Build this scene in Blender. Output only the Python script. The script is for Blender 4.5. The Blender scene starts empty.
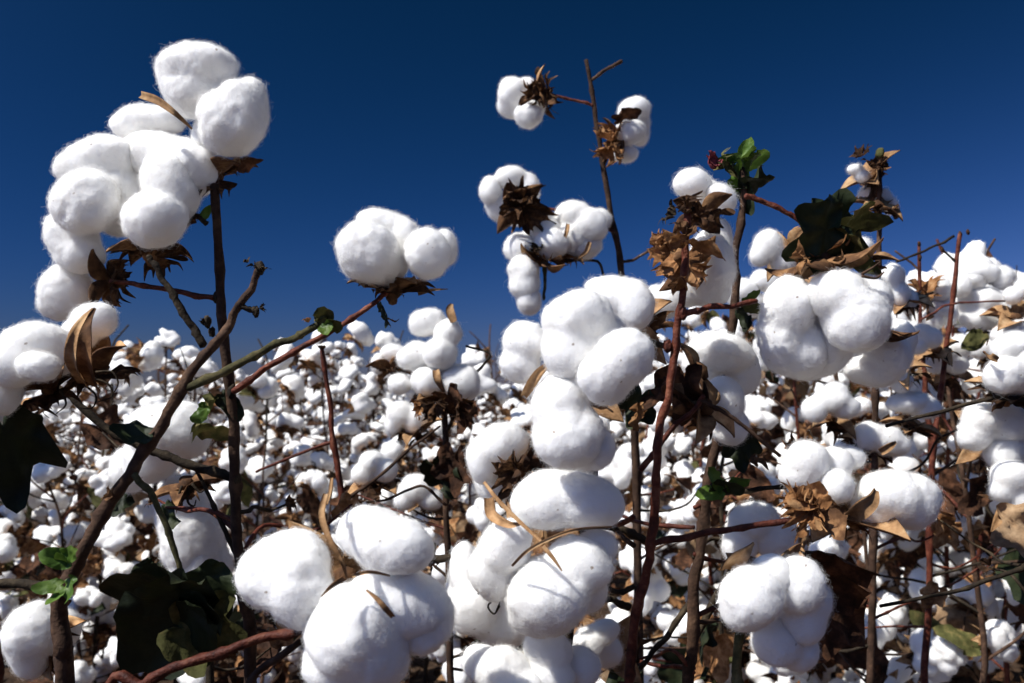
import bpy, bmesh, math, random
import numpy as np
from mathutils import Vector, Matrix

random.seed(11)
RNG = np.random.default_rng(11)
SC = bpy.context.scene
COL = SC.collection
R = math.radians

# ------------------------------------------------------------------ camera, sky, sun, exposure
FPX, HORIZON, CAM_Z = 850.0, 388.0, 0.85
PITCH = math.atan((HORIZON - 341.5) / FPX)
cam_data = bpy.data.cameras.new('camera')
cam_data.lens = FPX / 1024 * 36
cam_data.sensor_width = 36
cam_data.clip_start = 0.02
cam_data.clip_end = 2000
cam_data.dof.use_dof = True
cam_data.dof.focus_distance = 0.55
cam_data.dof.aperture_fstop = 14
cam = bpy.data.objects.new('camera', cam_data)
COL.objects.link(cam)
cam.location = (0, 0, CAM_Z)
cam.rotation_euler = (R(90) + PITCH, 0, 0)
SC.camera = cam

SUN_EL, SUN_AZ = R(50), R(-121)      # azimuth clockwise from +Y (view direction): left, a little behind the camera
sdir = Vector((math.sin(SUN_AZ) * math.cos(SUN_EL), math.cos(SUN_AZ) * math.cos(SUN_EL), math.sin(SUN_EL)))
sun_data = bpy.data.lights.new('sun', 'SUN')
sun_data.energy = 4.6
sun_data.angle = R(0.53)
sun_data.color = (1.0, 0.965, 0.91)
sun = bpy.data.objects.new('sun', sun_data)
COL.objects.link(sun)
sun.rotation_euler = sdir.to_track_quat('Z', 'Y').to_euler()
sun.location = (-3, -2, 6)

world = bpy.data.worlds.new('World')
SC.world = world
world.use_nodes = True
wn, wl = world.node_tree.nodes, world.node_tree.links
bg = wn['Background']
sky = wn.new('ShaderNodeTexSky')
sky.sky_type = 'NISHITA'
sky.sun_disc = False
sky.sun_elevation = SUN_EL
sky.sun_rotation = SUN_AZ
sky.altitude = 300
sky.air_density = 1.0
sky.dust_density = 0.2
sky.ozone_density = 2.5
# clear dry air through a polarising filter: deeper and more saturated away from the sun
# (each channel of the sky radiance is raised to a power and scaled, as the filter and a saturated film do)
SKY_STRENGTH = 0.06
SKY_RESP = ((1.60, 0.110), (0.96, 0.101), (1.36, 0.255))      # exponent, gain per channel
sep = wn.new('ShaderNodeSeparateColor'); com = wn.new('ShaderNodeCombineColor')
gm = wn.new('ShaderNodeGamma'); gm.inputs['Gamma'].default_value = 1.35
wl.new(sky.outputs[0], gm.inputs['Color']); wl.new(gm.outputs[0], sep.inputs[0])
for c, (ex, ga) in enumerate(SKY_RESP):
    m1 = wn.new('ShaderNodeMath'); m1.operation = 'MULTIPLY'; m1.inputs[1].default_value = SKY_STRENGTH
    m2 = wn.new('ShaderNodeMath'); m2.operation = 'POWER'; m2.inputs[1].default_value = ex
    m3 = wn.new('ShaderNodeMath'); m3.operation = 'MULTIPLY'; m3.inputs[1].default_value = ga / SKY_STRENGTH
    wl.new(sep.outputs[c], m1.inputs[0]); wl.new(m1.outputs[0], m2.inputs[0]); wl.new(m2.outputs[0], m3.inputs[0]); wl.new(m3.outputs[0], com.inputs[c])
# the filter bites hardest at right angles to the sun and less elsewhere
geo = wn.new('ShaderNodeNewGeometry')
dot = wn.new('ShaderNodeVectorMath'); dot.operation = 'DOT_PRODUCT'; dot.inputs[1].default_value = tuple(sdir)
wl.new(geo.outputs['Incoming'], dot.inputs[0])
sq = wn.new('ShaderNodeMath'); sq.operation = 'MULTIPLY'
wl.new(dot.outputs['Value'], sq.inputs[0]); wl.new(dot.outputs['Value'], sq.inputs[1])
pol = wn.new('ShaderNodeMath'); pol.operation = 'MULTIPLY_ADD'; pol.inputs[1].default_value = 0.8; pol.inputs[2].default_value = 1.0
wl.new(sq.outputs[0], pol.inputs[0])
sc = wn.new('ShaderNodeVectorMath'); sc.operation = 'SCALE'
wl.new(com.outputs[0], sc.inputs[0]); wl.new(pol.outputs[0], sc.inputs['Scale'])
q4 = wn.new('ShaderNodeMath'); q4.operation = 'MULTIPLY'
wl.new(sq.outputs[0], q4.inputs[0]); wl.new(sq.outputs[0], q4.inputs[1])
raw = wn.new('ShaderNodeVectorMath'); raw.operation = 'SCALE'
q5 = wn.new('ShaderNodeMath'); q5.operation = 'MULTIPLY'; q5.inputs[1].default_value = 1.7  # extra unfiltered sky glow around the sun, added as fill for shaded lint
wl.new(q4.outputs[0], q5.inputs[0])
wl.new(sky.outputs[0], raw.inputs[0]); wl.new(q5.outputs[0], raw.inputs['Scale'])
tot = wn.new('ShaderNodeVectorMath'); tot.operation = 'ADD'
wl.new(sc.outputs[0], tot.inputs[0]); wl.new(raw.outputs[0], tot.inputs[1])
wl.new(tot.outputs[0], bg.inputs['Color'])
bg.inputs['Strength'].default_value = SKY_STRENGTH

SC.view_settings.view_transform = 'Standard'
SC.view_settings.look = 'None'
SC.view_settings.exposure = 0.42
SC.view_settings.gamma = 1.0
SC.view_settings.use_curve_mapping = False
SC.render.engine = 'CYCLES'
SC.cycles.max_bounces = 8
SC.cycles.diffuse_bounces = 5
SC.cycles.transparent_max_bounces = 4
SC.cycles.use_denoising = True

RIGHT = np.array((1.0, 0, 0))
FWD = np.array((0, math.cos(PITCH), math.sin(PITCH)))
UP = np.array((0, -math.sin(PITCH), math.cos(PITCH)))
CAMP = np.array((0, 0, CAM_Z))
def P(px, py, d):
    return CAMP + RIGHT * ((px - 512) / FPX * d) - UP * ((py - 341.5) / FPX * d) + FWD * d

# ------------------------------------------------------------------ materials
def srgb(r, g, b):
    f = lambda c: (c / 255 / 12.92) if c / 255 <= 0.04045 else ((c / 255 + 0.055) / 1.055) ** 2.4
    return (f(r), f(g), f(b), 1)
def mat(name, ca, cb, scale=30, rough=0.85, spec=0.2, bump=0.3, bdist=0.001, trans=0.0, detail=5, cc=None, spots=0.0):
    m = bpy.data.materials.new(name)
    m.use_nodes = True
    n, l = m.node_tree.nodes, m.node_tree.links
    b = n['Principled BSDF']
    tc = n.new('ShaderNodeTexCoord')
    oi = n.new('ShaderNodeObjectInfo')
    add = n.new('ShaderNodeVectorMath'); add.operation = 'ADD'
    l.new(tc.outputs['Object'], add.inputs[0])
    mul = n.new('ShaderNodeVectorMath'); mul.operation = 'SCALE'
    cx = n.new('ShaderNodeCombineXYZ')
    l.new(oi.outputs['Random'], cx.inputs[0]); l.new(oi.outputs['Random'], cx.inputs[1])
    l.new(cx.outputs[0], mul.inputs[0]); mul.inputs['Scale'].default_value = 7.0
    l.new(mul.outputs[0], add.inputs[1])
    t = n.new('ShaderNodeTexNoise')
    t.inputs['Scale'].default_value = scale
    t.inputs['Detail'].default_value = detail
    t.inputs['Roughness'].default_value = 0.65
    l.new(add.outputs[0], t.inputs['Vector'])
    cr = n.new('ShaderNodeValToRGB')
    cr.color_ramp.elements[0].position = 0.33; cr.color_ramp.elements[0].color = ca
    cr.color_ramp.elements[1].position = 0.68; cr.color_ramp.elements[1].color = cb
    if cc:
        e = cr.color_ramp.elements.new(0.52); e.color = cc
    l.new(t.outputs['Fac'], cr.inputs['Fac'])
    hv = n.new('ShaderNodeHueSaturation')
    mr = n.new('ShaderNodeMapRange')
    mr.inputs['To Min'].default_value = 0.72; mr.inputs['To Max'].default_value = 1.25
    l.new(oi.outputs['Random'], mr.inputs['Value'])
    l.new(mr.outputs[0], hv.inputs['Value'])
    l.new(cr.outputs['Color'], hv.inputs['Color'])
    l.new(hv.outputs[0], b.inputs['Base Color'])
    b.inputs['Roughness'].default_value = rough
    b.inputs['Specular IOR Level'].default_value = spec
    if bump:
        t2 = n.new('ShaderNodeTexNoise')
        t2.inputs['Scale'].default_value = scale * 6
        t2.inputs['Detail'].default_value = 6
        l.new(add.outputs[0], t2.inputs['Vector'])
        bp = n.new('ShaderNodeBump')
        bp.inputs['Strength'].default_value = bump
        bp.inputs['Distance'].default_value = bdist
        l.new(t2.outputs['Fac'], bp.inputs['Height'])
        l.new(bp.outputs[0], b.inputs['Normal'])
    if trans:
        tr = n.new('ShaderNodeBsdfTranslucent')
        l.new(hv.outputs[0], tr.inputs['Color'])
        mx = n.new('ShaderNodeMixShader')
        mx.inputs[0].default_value = trans
        l.new(b.outputs[0], mx.inputs[1]); l.new(tr.outputs[0], mx.inputs[2])
        l.new(mx.outputs[0], n['Material Output'].inputs['Surface'])
    return m

def lint_mat(name, near):
    m = bpy.data.materials.new(name)
    m.use_nodes = True
    n, l = m.node_tree.nodes, m.node_tree.links
    b = n['Principled BSDF']
    tc = n.new('ShaderNodeTexCoord')
    t = n.new('ShaderNodeTexNoise')
    t.inputs['Scale'].default_value = 28; t.inputs['Detail'].default_value = 4
    l.new(tc.outputs['Object'], t.inputs['Vector'])
    cr = n.new('ShaderNodeValToRGB')
    cr.color_ramp.elements[0].position = 0.30; cr.color_ramp.elements[0].color = (0.885, 0.87, 0.825, 1)
    cr.color_ramp.elements[1].position = 0.55; cr.color_ramp.elements[1].color = (0.935, 0.93, 0.912, 1)
    l.new(t.outputs['Fac'], cr.inputs['Fac'])
    t3 = n.new('ShaderNodeTexNoise'); t3.inputs['Scale'].default_value = 210; t3.inputs['Detail'].default_value = 1
    l.new(tc.outputs['Object'], t3.inputs['Vector'])
    c3 = n.new('ShaderNodeValToRGB')
    c3.color_ramp.elements[0].position = 0.765; c3.color_ramp.elements[0].color = (0, 0, 0, 1)
    c3.color_ramp.elements[1].position = 0.80; c3.color_ramp.elements[1].color = (0.75, 0.75, 0.75, 1)
    l.new(t3.outputs['Fac'], c3.inputs['Fac'])
    mx = n.new('ShaderNodeMix'); mx.data_type = 'RGBA'
    l.new(c3.outputs['Color'], mx.inputs['Factor']); l.new(cr.outputs['Color'], mx.inputs['A']); mx.inputs['B'].default_value = (0.22, 0.13, 0.06, 1)
    l.new(mx.outputs['Result'], b.inputs['Base Color'])
    b.inputs['Roughness'].default_value = 1.0
    b.inputs['Specular IOR Level'].default_value = 0.0
    b.inputs['Sheen Weight'].default_value = 0.08
    b.inputs['Sheen Roughness'].default_value = 0.6
    if near:
        b.inputs['Subsurface Weight'].default_value = 0.7
        b.inputs['Subsurface Radius'].default_value = (1.0, 0.95, 0.9)
        b.inputs['Subsurface Scale'].default_value = 0.011
    # matted fibre relief
    mp = n.new('ShaderNodeMapping'); mp.inputs['Scale'].default_value = (1, 1, 1.0)
    l.new(tc.outputs['Object'], mp.inputs['Vector'])
    t2 = n.new('ShaderNodeTexNoise')
    t2.inputs['Scale'].default_value = 260; t2.inputs['Detail'].default_value = 6
    t2.inputs['Roughness'].default_value = 0.7; t2.inputs['Distortion'].default_value = 1.2
    l.new(mp.outputs[0], t2.inputs['Vector'])
    bp = n.new('ShaderNodeBump')
    bp.inputs['Strength'].default_value = 0.5 if near else 0.5
    bp.inputs['Distance'].default_value = 0.0013
    l.new(t2.outputs['Fac'], bp.inputs['Height'])
    l.new(bp.outputs[0], b.inputs['Normal'])
    return m

M_LINT_NEAR = lint_mat('cotton_lint_near', True)
M_LINT = lint_mat('cotton_lint', False)
M_FIBRE = bpy.data.materials.new('cotton_fibre'); M_FIBRE.use_nodes = True
_n, _l = M_FIBRE.node_tree.nodes, M_FIBRE.node_tree.links
_d = _n.new('ShaderNodeBsdfDiffuse'); _d.inputs['Color'].default_value = (0.93, 0.925, 0.905, 1)
_t = _n.new('ShaderNodeBsdfTranslucent'); _t.inputs['Color'].default_value = (0.93, 0.925, 0.905, 1)
_x = _n.new('ShaderNodeMixShader'); _x.inputs[0].default_value = 0.6
_l.new(_d.outputs[0], _x.inputs[1]); _l.new(_t.outputs[0], _x.inputs[2]); _l.new(_x.outputs[0], _n['Material Output'].inputs['Surface'])
M_BARK = mat('brown_bark', (0.030, 0.017, 0.011, 1), (0.13, 0.075, 0.045, 1), 90, cc=(0.065, 0.036, 0.023, 1), bump=0.7)
M_BARKD = mat('dark_bark', (0.014, 0.010, 0.008, 1), (0.075, 0.055, 0.032, 1), 90, cc=(0.035, 0.025, 0.015, 1), bump=0.7)
M_BARKR = mat('red_bark', (0.035, 0.010, 0.007, 1), (0.20, 0.075, 0.042, 1), 110, cc=(0.105, 0.026, 0.014, 1), bump=0.8, rough=0.6, spec=0.2)
M_BARKG = mat('olive_bark', (0.025, 0.022, 0.010, 1), (0.15, 0.12, 0.055, 1), 80, cc=(0.065, 0.06, 0.024, 1), bump=0.6)
M_CARP_OUT = mat('husk_outside', (0.035, 0.017, 0.009, 1), (0.33, 0.18, 0.08, 1), 60, cc=(0.12, 0.058, 0.026, 1), bump=0.7)
M_CARP_IN = mat('husk_inside', (0.16, 0.085, 0.038, 1), (0.55, 0.37, 0.20, 1), 75, cc=(0.38, 0.22, 0.105, 1), bump=0.5)
M_BRACT = mat('dry_bract', (0.018, 0.010, 0.006, 1), (0.24, 0.125, 0.058, 1), 85, cc=(0.070, 0.034, 0.016, 1), bump=0.7, trans=0.2)
M_BRACTO = mat('orange_dry_bract', (0.10, 0.042, 0.016, 1), (0.52, 0.31, 0.15, 1), 85, cc=(0.32, 0.155, 0.062, 1), bump=0.6, trans=0.22)
M_LEAF_DARK = mat('dark_green_leaf', (0.010, 0.016, 0.006, 1), (0.034, 0.038, 0.014, 1), 40, cc=(0.018, 0.026, 0.009, 1), bump=0.5, rough=0.6, spec=0.25, trans=0.05)
M_LEAF_OLIVE = mat('olive_leaf', (0.045, 0.045, 0.014, 1), (0.19, 0.15, 0.055, 1), 60, cc=(0.085, 0.085, 0.028, 1), bump=0.6, trans=0.15)
M_LEAF_GREEN = mat('fresh_green_leaf', (0.055, 0.12, 0.015, 1), (0.17, 0.26, 0.045, 1), 60, cc=(0.10, 0.18, 0.028, 1), bump=0.4, rough=0.5, spec=0.35, trans=0.3)
M_LEAF_DRY = mat('dry_brown_leaf', (0.022, 0.011, 0.007, 1), (0.20, 0.090, 0.045, 1), 60, cc=(0.075, 0.034, 0.018, 1), bump=0.8, trans=0.15)
M_LEAF_TAN = mat('tan_dead_leaf', (0.16, 0.10, 0.055, 1), (0.46, 0.32, 0.19, 1), 40, cc=(0.30, 0.19, 0.105, 1), bump=0.8, trans=0.15)
M_PINK = mat('pink_bud', (0.12, 0.02, 0.03, 1), (0.38, 0.09, 0.10, 1), 60, bump=0.3)
M_SOIL = mat('bare_soil', (0.020, 0.012, 0.008, 1), (0.10, 0.058, 0.034, 1), 9, cc=(0.07, 0.042, 0.025, 1), bump=1.0, bdist=0.03)

# ------------------------------------------------------------------ numeric helpers
def _hash(i, j, k, s):
    h = (i * 374761393 + j * 668265263 + k * 1442695041 + s * 974634757) & 0xFFFFFFFF
    h = ((h ^ (h >> 13)) * 1274126177) & 0xFFFFFFFF
    h = h ^ (h >> 16)
    return (h & 0xFFFF) / 32767.5 - 1.0
def vnoise(p, s=0):
    p = np.asarray(p, float)
    i = np.floor(p).astype(np.int64); f = p - i
    u = f * f * f * (f * (f * 6 - 15) + 10)
    out = 0
    for a in (0, 1):
        wa = u[:, 0] if a else 1 - u[:, 0]
        for b in (0, 1):
            wb = u[:, 1] if b else 1 - u[:, 1]
            for c in (0, 1):
                wc = u[:, 2] if c else 1 - u[:, 2]
                out = out + wa * wb * wc * _hash(i[:, 0] + a, i[:, 1] + b, i[:, 2] + c, s)
    return out
def nrm(v):
    v = np.asarray(v, float)
    return v / (np.linalg.norm(v) + 1e-12)
_ICO = {}
def ico(sub):
    if sub not in _ICO:
        bm = bmesh.new()
        bmesh.ops.create_icosphere(bm, subdivisions=sub, radius=1)
        bm.verts.ensure_lookup_table()
        V = np.array([v.co[:] for v in bm.verts])
        F = np.array([[v.index for v in f.verts] for f in bm.faces])
        bm.free()
        V /= np.linalg.norm(V, axis=1)[:, None]
        _ICO[sub] = (V, F)
    return _ICO[sub]
def frame_z(z, roll=0.0):
    z = nrm(z)
    h = np.array((0, 0, 1.0)) if abs(z[2]) < 0.9 else np.array((1.0, 0, 0))
    x = nrm(np.cross(h, z)); y = np.cross(z, x)
    c, s = math.cos(roll), math.sin(roll)
    return np.stack((x * c + y * s, y * c - x * s, z), axis=1)      # columns

class G:
    """collects triangles and quads of one mesh"""
    def __init__(s): s.V = []; s.F = []; s.M = []; s.n = 0
    def add(s, V, F, mi=0):
        V = np.asarray(V, float)
        s.V.append(V)
        for f in F: s.F.append([int(i) + s.n for i in f])
        s.M += [mi] * len(F)
        s.n += len(V)
    def verts(s): return np.concatenate(s.V) if s.V else np.zeros((0, 3))

def mesh_from(name, V, F, mats, mi=None, smooth=True):
    me = bpy.data.meshes.new(name)
    if isinstance(F, np.ndarray):
        k = F.shape[1]
        me.vertices.add(len(V)); me.vertices.foreach_set('co', np.asarray(V, np.float32).ravel())
        me.loops.add(F.size); me.loops.foreach_set('vertex_index', F.astype(np.int32).ravel())
        me.polygons.add(len(F)); me.polygons.foreach_set('loop_start', np.arange(0, F.size, k, dtype=np.int32))
        me.update(calc_edges=True)
    else:
        me.from_pydata([tuple(v) for v in V], [], F)
    for m in mats: me.materials.append(m)
    if mi is not None: me.polygons.foreach_set('material_index', np.asarray(mi, np.int32))
    me.polygons.foreach_set('use_smooth', np.full(len(me.polygons), smooth))
    me.update()
    return me

WO = {}
def link(name, data, parent=None, origin=None):
    o = bpy.data.objects.new(name, data)
    COL.objects.link(o)
    og = np.zeros(3) if origin is None else np.asarray(origin, float)
    WO[o] = og
    if parent is not None:
        o.parent = parent
        o.location = og - WO[parent]
    else:
        o.location = og
    return o
def mk(name, V, F, mats, parent, origin, mi=None, smooth=True):
    V = np.asarray(V, float)
    return link(name, mesh_from(name, V - np.asarray(origin), F, mats, mi, smooth), parent, origin)
def mkg(name, g, mats, parent, origin, smooth=True):
    return mk(name, g.verts(), g.F, mats, parent, origin, g.M, smooth)
def soften(o):
    m = o.modifiers.new('soft edges', 'SUBSURF'); m.levels = 1; m.render_levels = 2; o.data.polygons.foreach_set('use_smooth', [True] * len(o.data.polygons))
    return o
def thing(name, loc, label, cat, group=None):
    o = link(name, None, None, loc)
    o.empty_display_size = 0.05
    o['label'] = label; o['category'] = cat
    if group: o['group'] = group
    return o

# ------------------------------------------------------------------ shape builders
def smooth_line(pts, seg=6):
    p = np.asarray(pts, float)
    if len(p) < 3:
        t = np.linspace(0, 1, seg + 1)[:, None]
        return p[0] * (1 - t) + p[-1] * t
    q = np.vstack((2 * p[0] - p[1], p, 2 * p[-1] - p[-2]))
    out = []
    for i in range(1, len(q) - 2):
        for t in np.linspace(0, 1, seg, endpoint=False):
            a, b, c, d = q[i - 1:i + 3]
            out.append(0.5 * ((2 * b) + (c - a) * t + (2 * a - 5 * b + 4 * c - d) * t * t + (3 * b - a - 3 * c + d) * t ** 3))
    out.append(q[-2])
    return np.array(out)
def tube(g, pts, r0, r1, sides=8, seg=6, rough=0.10, node=0.0, every=7, mi=0, seed=0, line=None):
    L = smooth_line(pts, seg) if line is None else line
    n = len(L)
    if rough > 0.12 and n > 8:                                  # real stalks wander a little between nodes
        w_ = np.stack([vnoise(np.stack((np.arange(n) * 0.31 + seed * 1.7, np.full(n, q * 3.3), np.full(n, seed * 0.7)), 1), 31) for q in range(3)], 1)
        env = np.minimum(1, np.minimum(np.arange(n), np.arange(n)[::-1]) / 4)[:, None]
        L = L + w_ * env * 0.0013
    T = np.gradient(L, axis=0)
    T /= np.linalg.norm(T, axis=1)[:, None] + 1e-12
    nrmv = nrm(np.cross(T[0], (0.31, 0.77, 0.55)))
    rr = np.linspace(r0, r1, n)
    V = []
    for i in range(n):
        nrmv = nrm(nrmv - T[i] * np.dot(nrmv, T[i]))
        bi = np.cross(T[i], nrmv)
        a = np.linspace(0, 2 * math.pi, sides, endpoint=False)
        ring = np.cos(a)[:, None] * nrmv + np.sin(a)[:, None] * bi
        k = 1.0 + (node if every and i % every == every // 2 else 0)
        w = 1 + rough * vnoise(ring * 1.7 + i * 0.63, seed + 3)
        V.append(L[i] + ring * (rr[i] * k * w)[:, None])
    V.append(L[:1] - T[:1] * rr[0] * 0.4); V.append(L[-1:] + T[-1:] * rr[-1] * 0.6)
    V = np.concatenate(V)
    F = []
    for i in range(n - 1):
        for j in range(sides):
            a, b = i * sides + j, i * sides + (j + 1) % sides
            F.append((a, b, b + sides, a + sides))
    c0, c1 = n * sides, n * sides + 1
    for j in range(sides):
        F.append((c0, (j + 1) % sides, j))
        F.append((c1, (n - 1) * sides + j, (n - 1) * sides + (j + 1) % sides))
    g.add(V, F, mi)

def star(U, C, RR, soft):
    """outermost distance along each direction to a soft union of balls"""
    best = np.zeros((len(U), len(C)))
    for k, (c, r) in enumerate(zip(C, RR)):
        b = U @ c
        disc = b * b - (c @ c) + r * r
        best[:, k] = np.where(disc > 0, b + np.sqrt(np.maximum(disc, 0)), 0)
    m = best.max(axis=1)
    return m + soft * np.log(np.exp((best - m[:, None]) / soft).sum(axis=1))

def lock_shape(ax, sub, seed, lumpy=1.0):
    """one fluffy lock: a few soft bulges inside an ellipsoid of semi-axes ax (unit-scaled, then matted)"""
    U, F = ico(sub)
    rg = np.random.default_rng(seed)
    C = [np.zeros(3)]; RR = [0.80]
    for k in range(7):
        d = nrm(rg.normal(size=3)); q = rg.uniform(0.30, 0.46)
        C.append(d * q); RR.append(rg.uniform(0.92, 0.99) - q)
    r = star(U, C, RR, 0.035)
    r = r / np.quantile(r, 0.75)
    o = rg.uniform(0, 50, 3)
    r = r * (1 + lumpy * (0.050 * vnoise(U * 1.6 + o, 1) + 0.035 * vnoise(U * 3.4 + o, 2)))
    cr = np.abs(vnoise(U * 2.3 + o + 9, 3))
    r = r - 0.028 * lumpy * np.exp(-(cr / 0.14) ** 2)
    r = r + 0.008 * vnoise(U * 8 + o, 4) + 0.005 * vnoise(U * 19 + o, 5)
    if sub >= 5: r = r + 0.004 * vnoise(U * 42 + o, 6)
    return U * r[:, None] * np.asarray(ax), F

def merged_lock(balls, origin, sub, seed):
    """one lock swollen out of several soft bulges (centre, axes frame, semi-axes), as one surface about origin"""
    U, F = ico(sub)
    rg = np.random.default_rng(seed)
    best = []
    size = float(np.mean([np.mean(ax) for _c, _f, ax in balls]))
    for c, fr_, ax in balls:
        u = (U @ fr_) / ax; q = ((c - origin) @ fr_) / ax
        a = (u * u).sum(1); b = u @ q; cc = q @ q - 1
        disc = b * b - a * cc
        best.append(np.where(disc > 0, (b + np.sqrt(np.maximum(disc, 0))) / a, 0))
    best = np.stack(best, 1); soft = size * 0.11
    m = best.max(axis=1)
    r = m + soft * np.log(np.exp((best - m[:, None]) / soft).sum(axis=1)) - soft * 0.8
    r = np.maximum(r, size * 0.25)
    p = U * r[:, None]
    o = rg.uniform(0, 50, 3)
    k = 1 / 0.024
    d = 0.110 * vnoise(p * k * 0.9 + o, 1) + 0.060 * vnoise(p * k * 2.1 + o, 2) + 0.025 * vnoise(p * k * 3.9 + o, 7) + 0.024 * vnoise(p * k * 6 + o, 4) + 0.015 * vnoise(p * k * 13 + o, 5)
    cr = np.abs(vnoise(p * k * 1.1 + o + 9, 3))
    d = d - 0.035 * np.exp(-(cr / 0.13) ** 2)
    if sub >= 5: d = d + 0.008 * vnoise(p * k * 30 + o, 6)
    return U * (r + d * size - 0.0006)[:, None], F

def carpel_geo(g, base, direction, inner, length, width, curl, thick=0.0009, nu=9, nv=5, seed=0, mi=(0, 1), cup=0.35, tip=1.0):
    """a pointed boat-shaped husk valve from base along direction; inner = the side facing the lint"""
    y = nrm(direction); z = nrm(np.asarray(inner) - y * np.dot(inner, y)); x = np.cross(y, z)
    top, bot = [], []
    for i in range(nu):
        u = i / (nu - 1)
        w = width * (math.sin(math.pi * min(1, (u * 0.86 + 0.14))) ** 0.8) * (1 - 0.25 * u) if u < 1 else 0.0004
        ang = curl * u * u
        yy = length * (u - 0.18 * abs(curl) * u * u); zz = -math.sin(ang) * length * u * 0.55
        for j in range(nv):
            v = j / (nv - 1) * 2 - 1
            p = np.asarray(base) + y * yy + x * (v * w * 0.5) + z * (zz + cup * w * (v * v - 0.5))
            p = p + z * (0.05 * width * vnoise(np.array([[u * 3, v * 2, seed * 1.3]]), 7)[0])
            top.append(p)
            bot.append(p - z * thick)
    V = top + bot; n = nu * nv
    F = []; Mi = []
    for i in range(nu - 1):
        for j in range(nv - 1):
            a = i * nv + j
            F.append((a, a + 1, a + nv + 1, a + nv)); Mi.append(mi[1])
            F.append((n + a, n + a + nv, n + a + nv + 1, n + a + 1)); Mi.append(mi[0])
        for j, s in ((0, 1), (nv - 1, -1)):
            a = i * nv + j
            f = (a, a + nv, n + a + nv, n + a)
            F.append(f if s > 0 else f[::-1]); Mi.append(mi[0])
    for f, m in zip(F, Mi): pass
    k = g.n
    g.V.append(np.array(V)); g.n += len(V)
    g.F += [[q + k for q in f] for f in F]; g.M += Mi

def bract_geo(g, base, direction, inner, length, seed, teeth=5, mi=0, curl=0.8):
    """dry epicalyx bract: a small crumpled blade that splits into long curled teeth"""
    rg = np.random.default_rng(seed)
    y = nrm(direction); z = nrm(np.asarray(inner) - y * np.dot(inner, y)); x = np.cross(y, z)
    B = np.asarray(base)
    def pt(a, r):
        c = 0.25 * r * r - curl * 0.35 * max(0, r - 0.45) ** 2 * 2.2
        return B + length * (x * math.sin(a) * r * 0.9 + y * math.cos(a) * r + z * (c * 0.8 + 0.13 * rg.normal() * r))
    A = np.linspace(-0.85, 0.85, teeth * 2 + 1)
    V = [B - z * 0.001]; F = []
    r1 = [pt(a, 0.30) for a in A]; r2 = [pt(a, (0.70 if i % 2 else 0.58) * rg.uniform(0.85, 1.1)) for i, a in enumerate(A)]
    V += r1 + r2
    n = len(A)
    for i in range(n - 1):
        F.append((0, 1 + i + 1, 1 + i))
        F.append((1 + i, 2 + i, n + 2 + i, n + 1 + i))
    k = len(V)
    for i in range(1, n, 2):
        a = A[i] + rg.normal() * 0.06; rr = rg.uniform(0.55, 1.05)
        m1 = pt(a - 0.05, 0.80 * rr); m2 = pt(a + 0.05, 0.80 * rr); t = pt(a + rg.normal() * 0.10, rr) - z * length * curl * 0.25
        V += [m1, m2, t]
        F.append((n + 1 + i - 1, n + 1 + i, k + 1, k))
        F.append((n + 1 + i, n + 1 + i + 1, k + 1)) if i + 1 < n else None
        F.append((k, k + 1, k + 2))
        k += 3
    g.add(V, F, mi)

def leaf_geo(g, base, tipdir, normal, size, seed, lobes=3, cup=0.25, crumple=0.08, mi=0, aspect=0.85, rings=7, sect=44, fold=0.0):
    """a cotton leaf: palmate outline round the petiole point, veins folded in, crumpled by noise"""
    y = nrm(tipdir); z = nrm(np.asarray(normal) - y * np.dot(normal, y)); x = np.cross(y, z)
    ph = np.linspace(-math.pi, math.pi, sect, endpoint=False)
    if lobes >= 3:
        r = 0.45 + 0.42 * np.exp(-(ph / 0.40) ** 2) + 0.30 * np.exp(-((np.abs(ph) - 1.05) / 0.36) ** 2) + 0.10 * np.exp(-((np.abs(ph) - 2.0) / 0.4) ** 2)
        r *= 1 - 0.75 * np.exp(-((np.abs(ph) - math.pi) / 0.30) ** 2)
    else:
        r = 0.34 + 0.62 * np.exp(-(np.abs(ph) / 0.75) ** 1.4)
        r *= 1 - 0.55 * np.exp(-((np.abs(ph) - math.pi) / 0.5) ** 2)
    o = seed * 3.71
    r = r * (1 + 0.08 * vnoise(np.stack((np.cos(ph) * 2.5 + o, np.sin(ph) * 2.5, ph * 0), 1), 8) + 0.03 * vnoise(np.stack((np.cos(ph) * 7 + o, np.sin(ph) * 7, ph * 0), 1), 11))
    V = [np.zeros(3)]
    for k in range(1, rings + 1):
        q = k / rings
        X = np.sin(ph) * r * q * aspect; Y = np.cos(ph) * r * q
        vein = 0
        for a0 in (0, 1.05, -1.05): vein = vein - 0.035 * np.exp(-((ph - a0) / 0.12) ** 2) * q
        Z = cup * (X * X + 0.6 * Y * Y) + 0.16 * q ** 4 * vnoise(np.stack((np.cos(ph) * 1.6 + o, np.sin(ph) * 1.6, ph * 0 + o), 1), 12) + fold * np.abs(X) + vein + crumple * (vnoise(np.stack((X * 3 + o, Y * 3, X * 0 + o), 1), 9) + 0.5 * vnoise(np.stack((X * 8 + o, Y * 8, X * 0), 1), 10)) * q
        V += list(np.stack((X, Y, Z), 1))
    V = np.array(V) * size
    W = np.asarray(base) + V[:, :1] * x + V[:, 1:2] * y + V[:, 2:] * z
    F = []
    for j in range(sect): F.append((0, 1 + j, 1 + (j + 1) % sect))
    for k in range(rings - 1):
        for j in range(sect):
            a, b = 1 + k * sect + j, 1 + k * sect + (j + 1) % sect
            F.append((a, a + sect, b + sect, b))
    g.add(W, F, mi)

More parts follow.
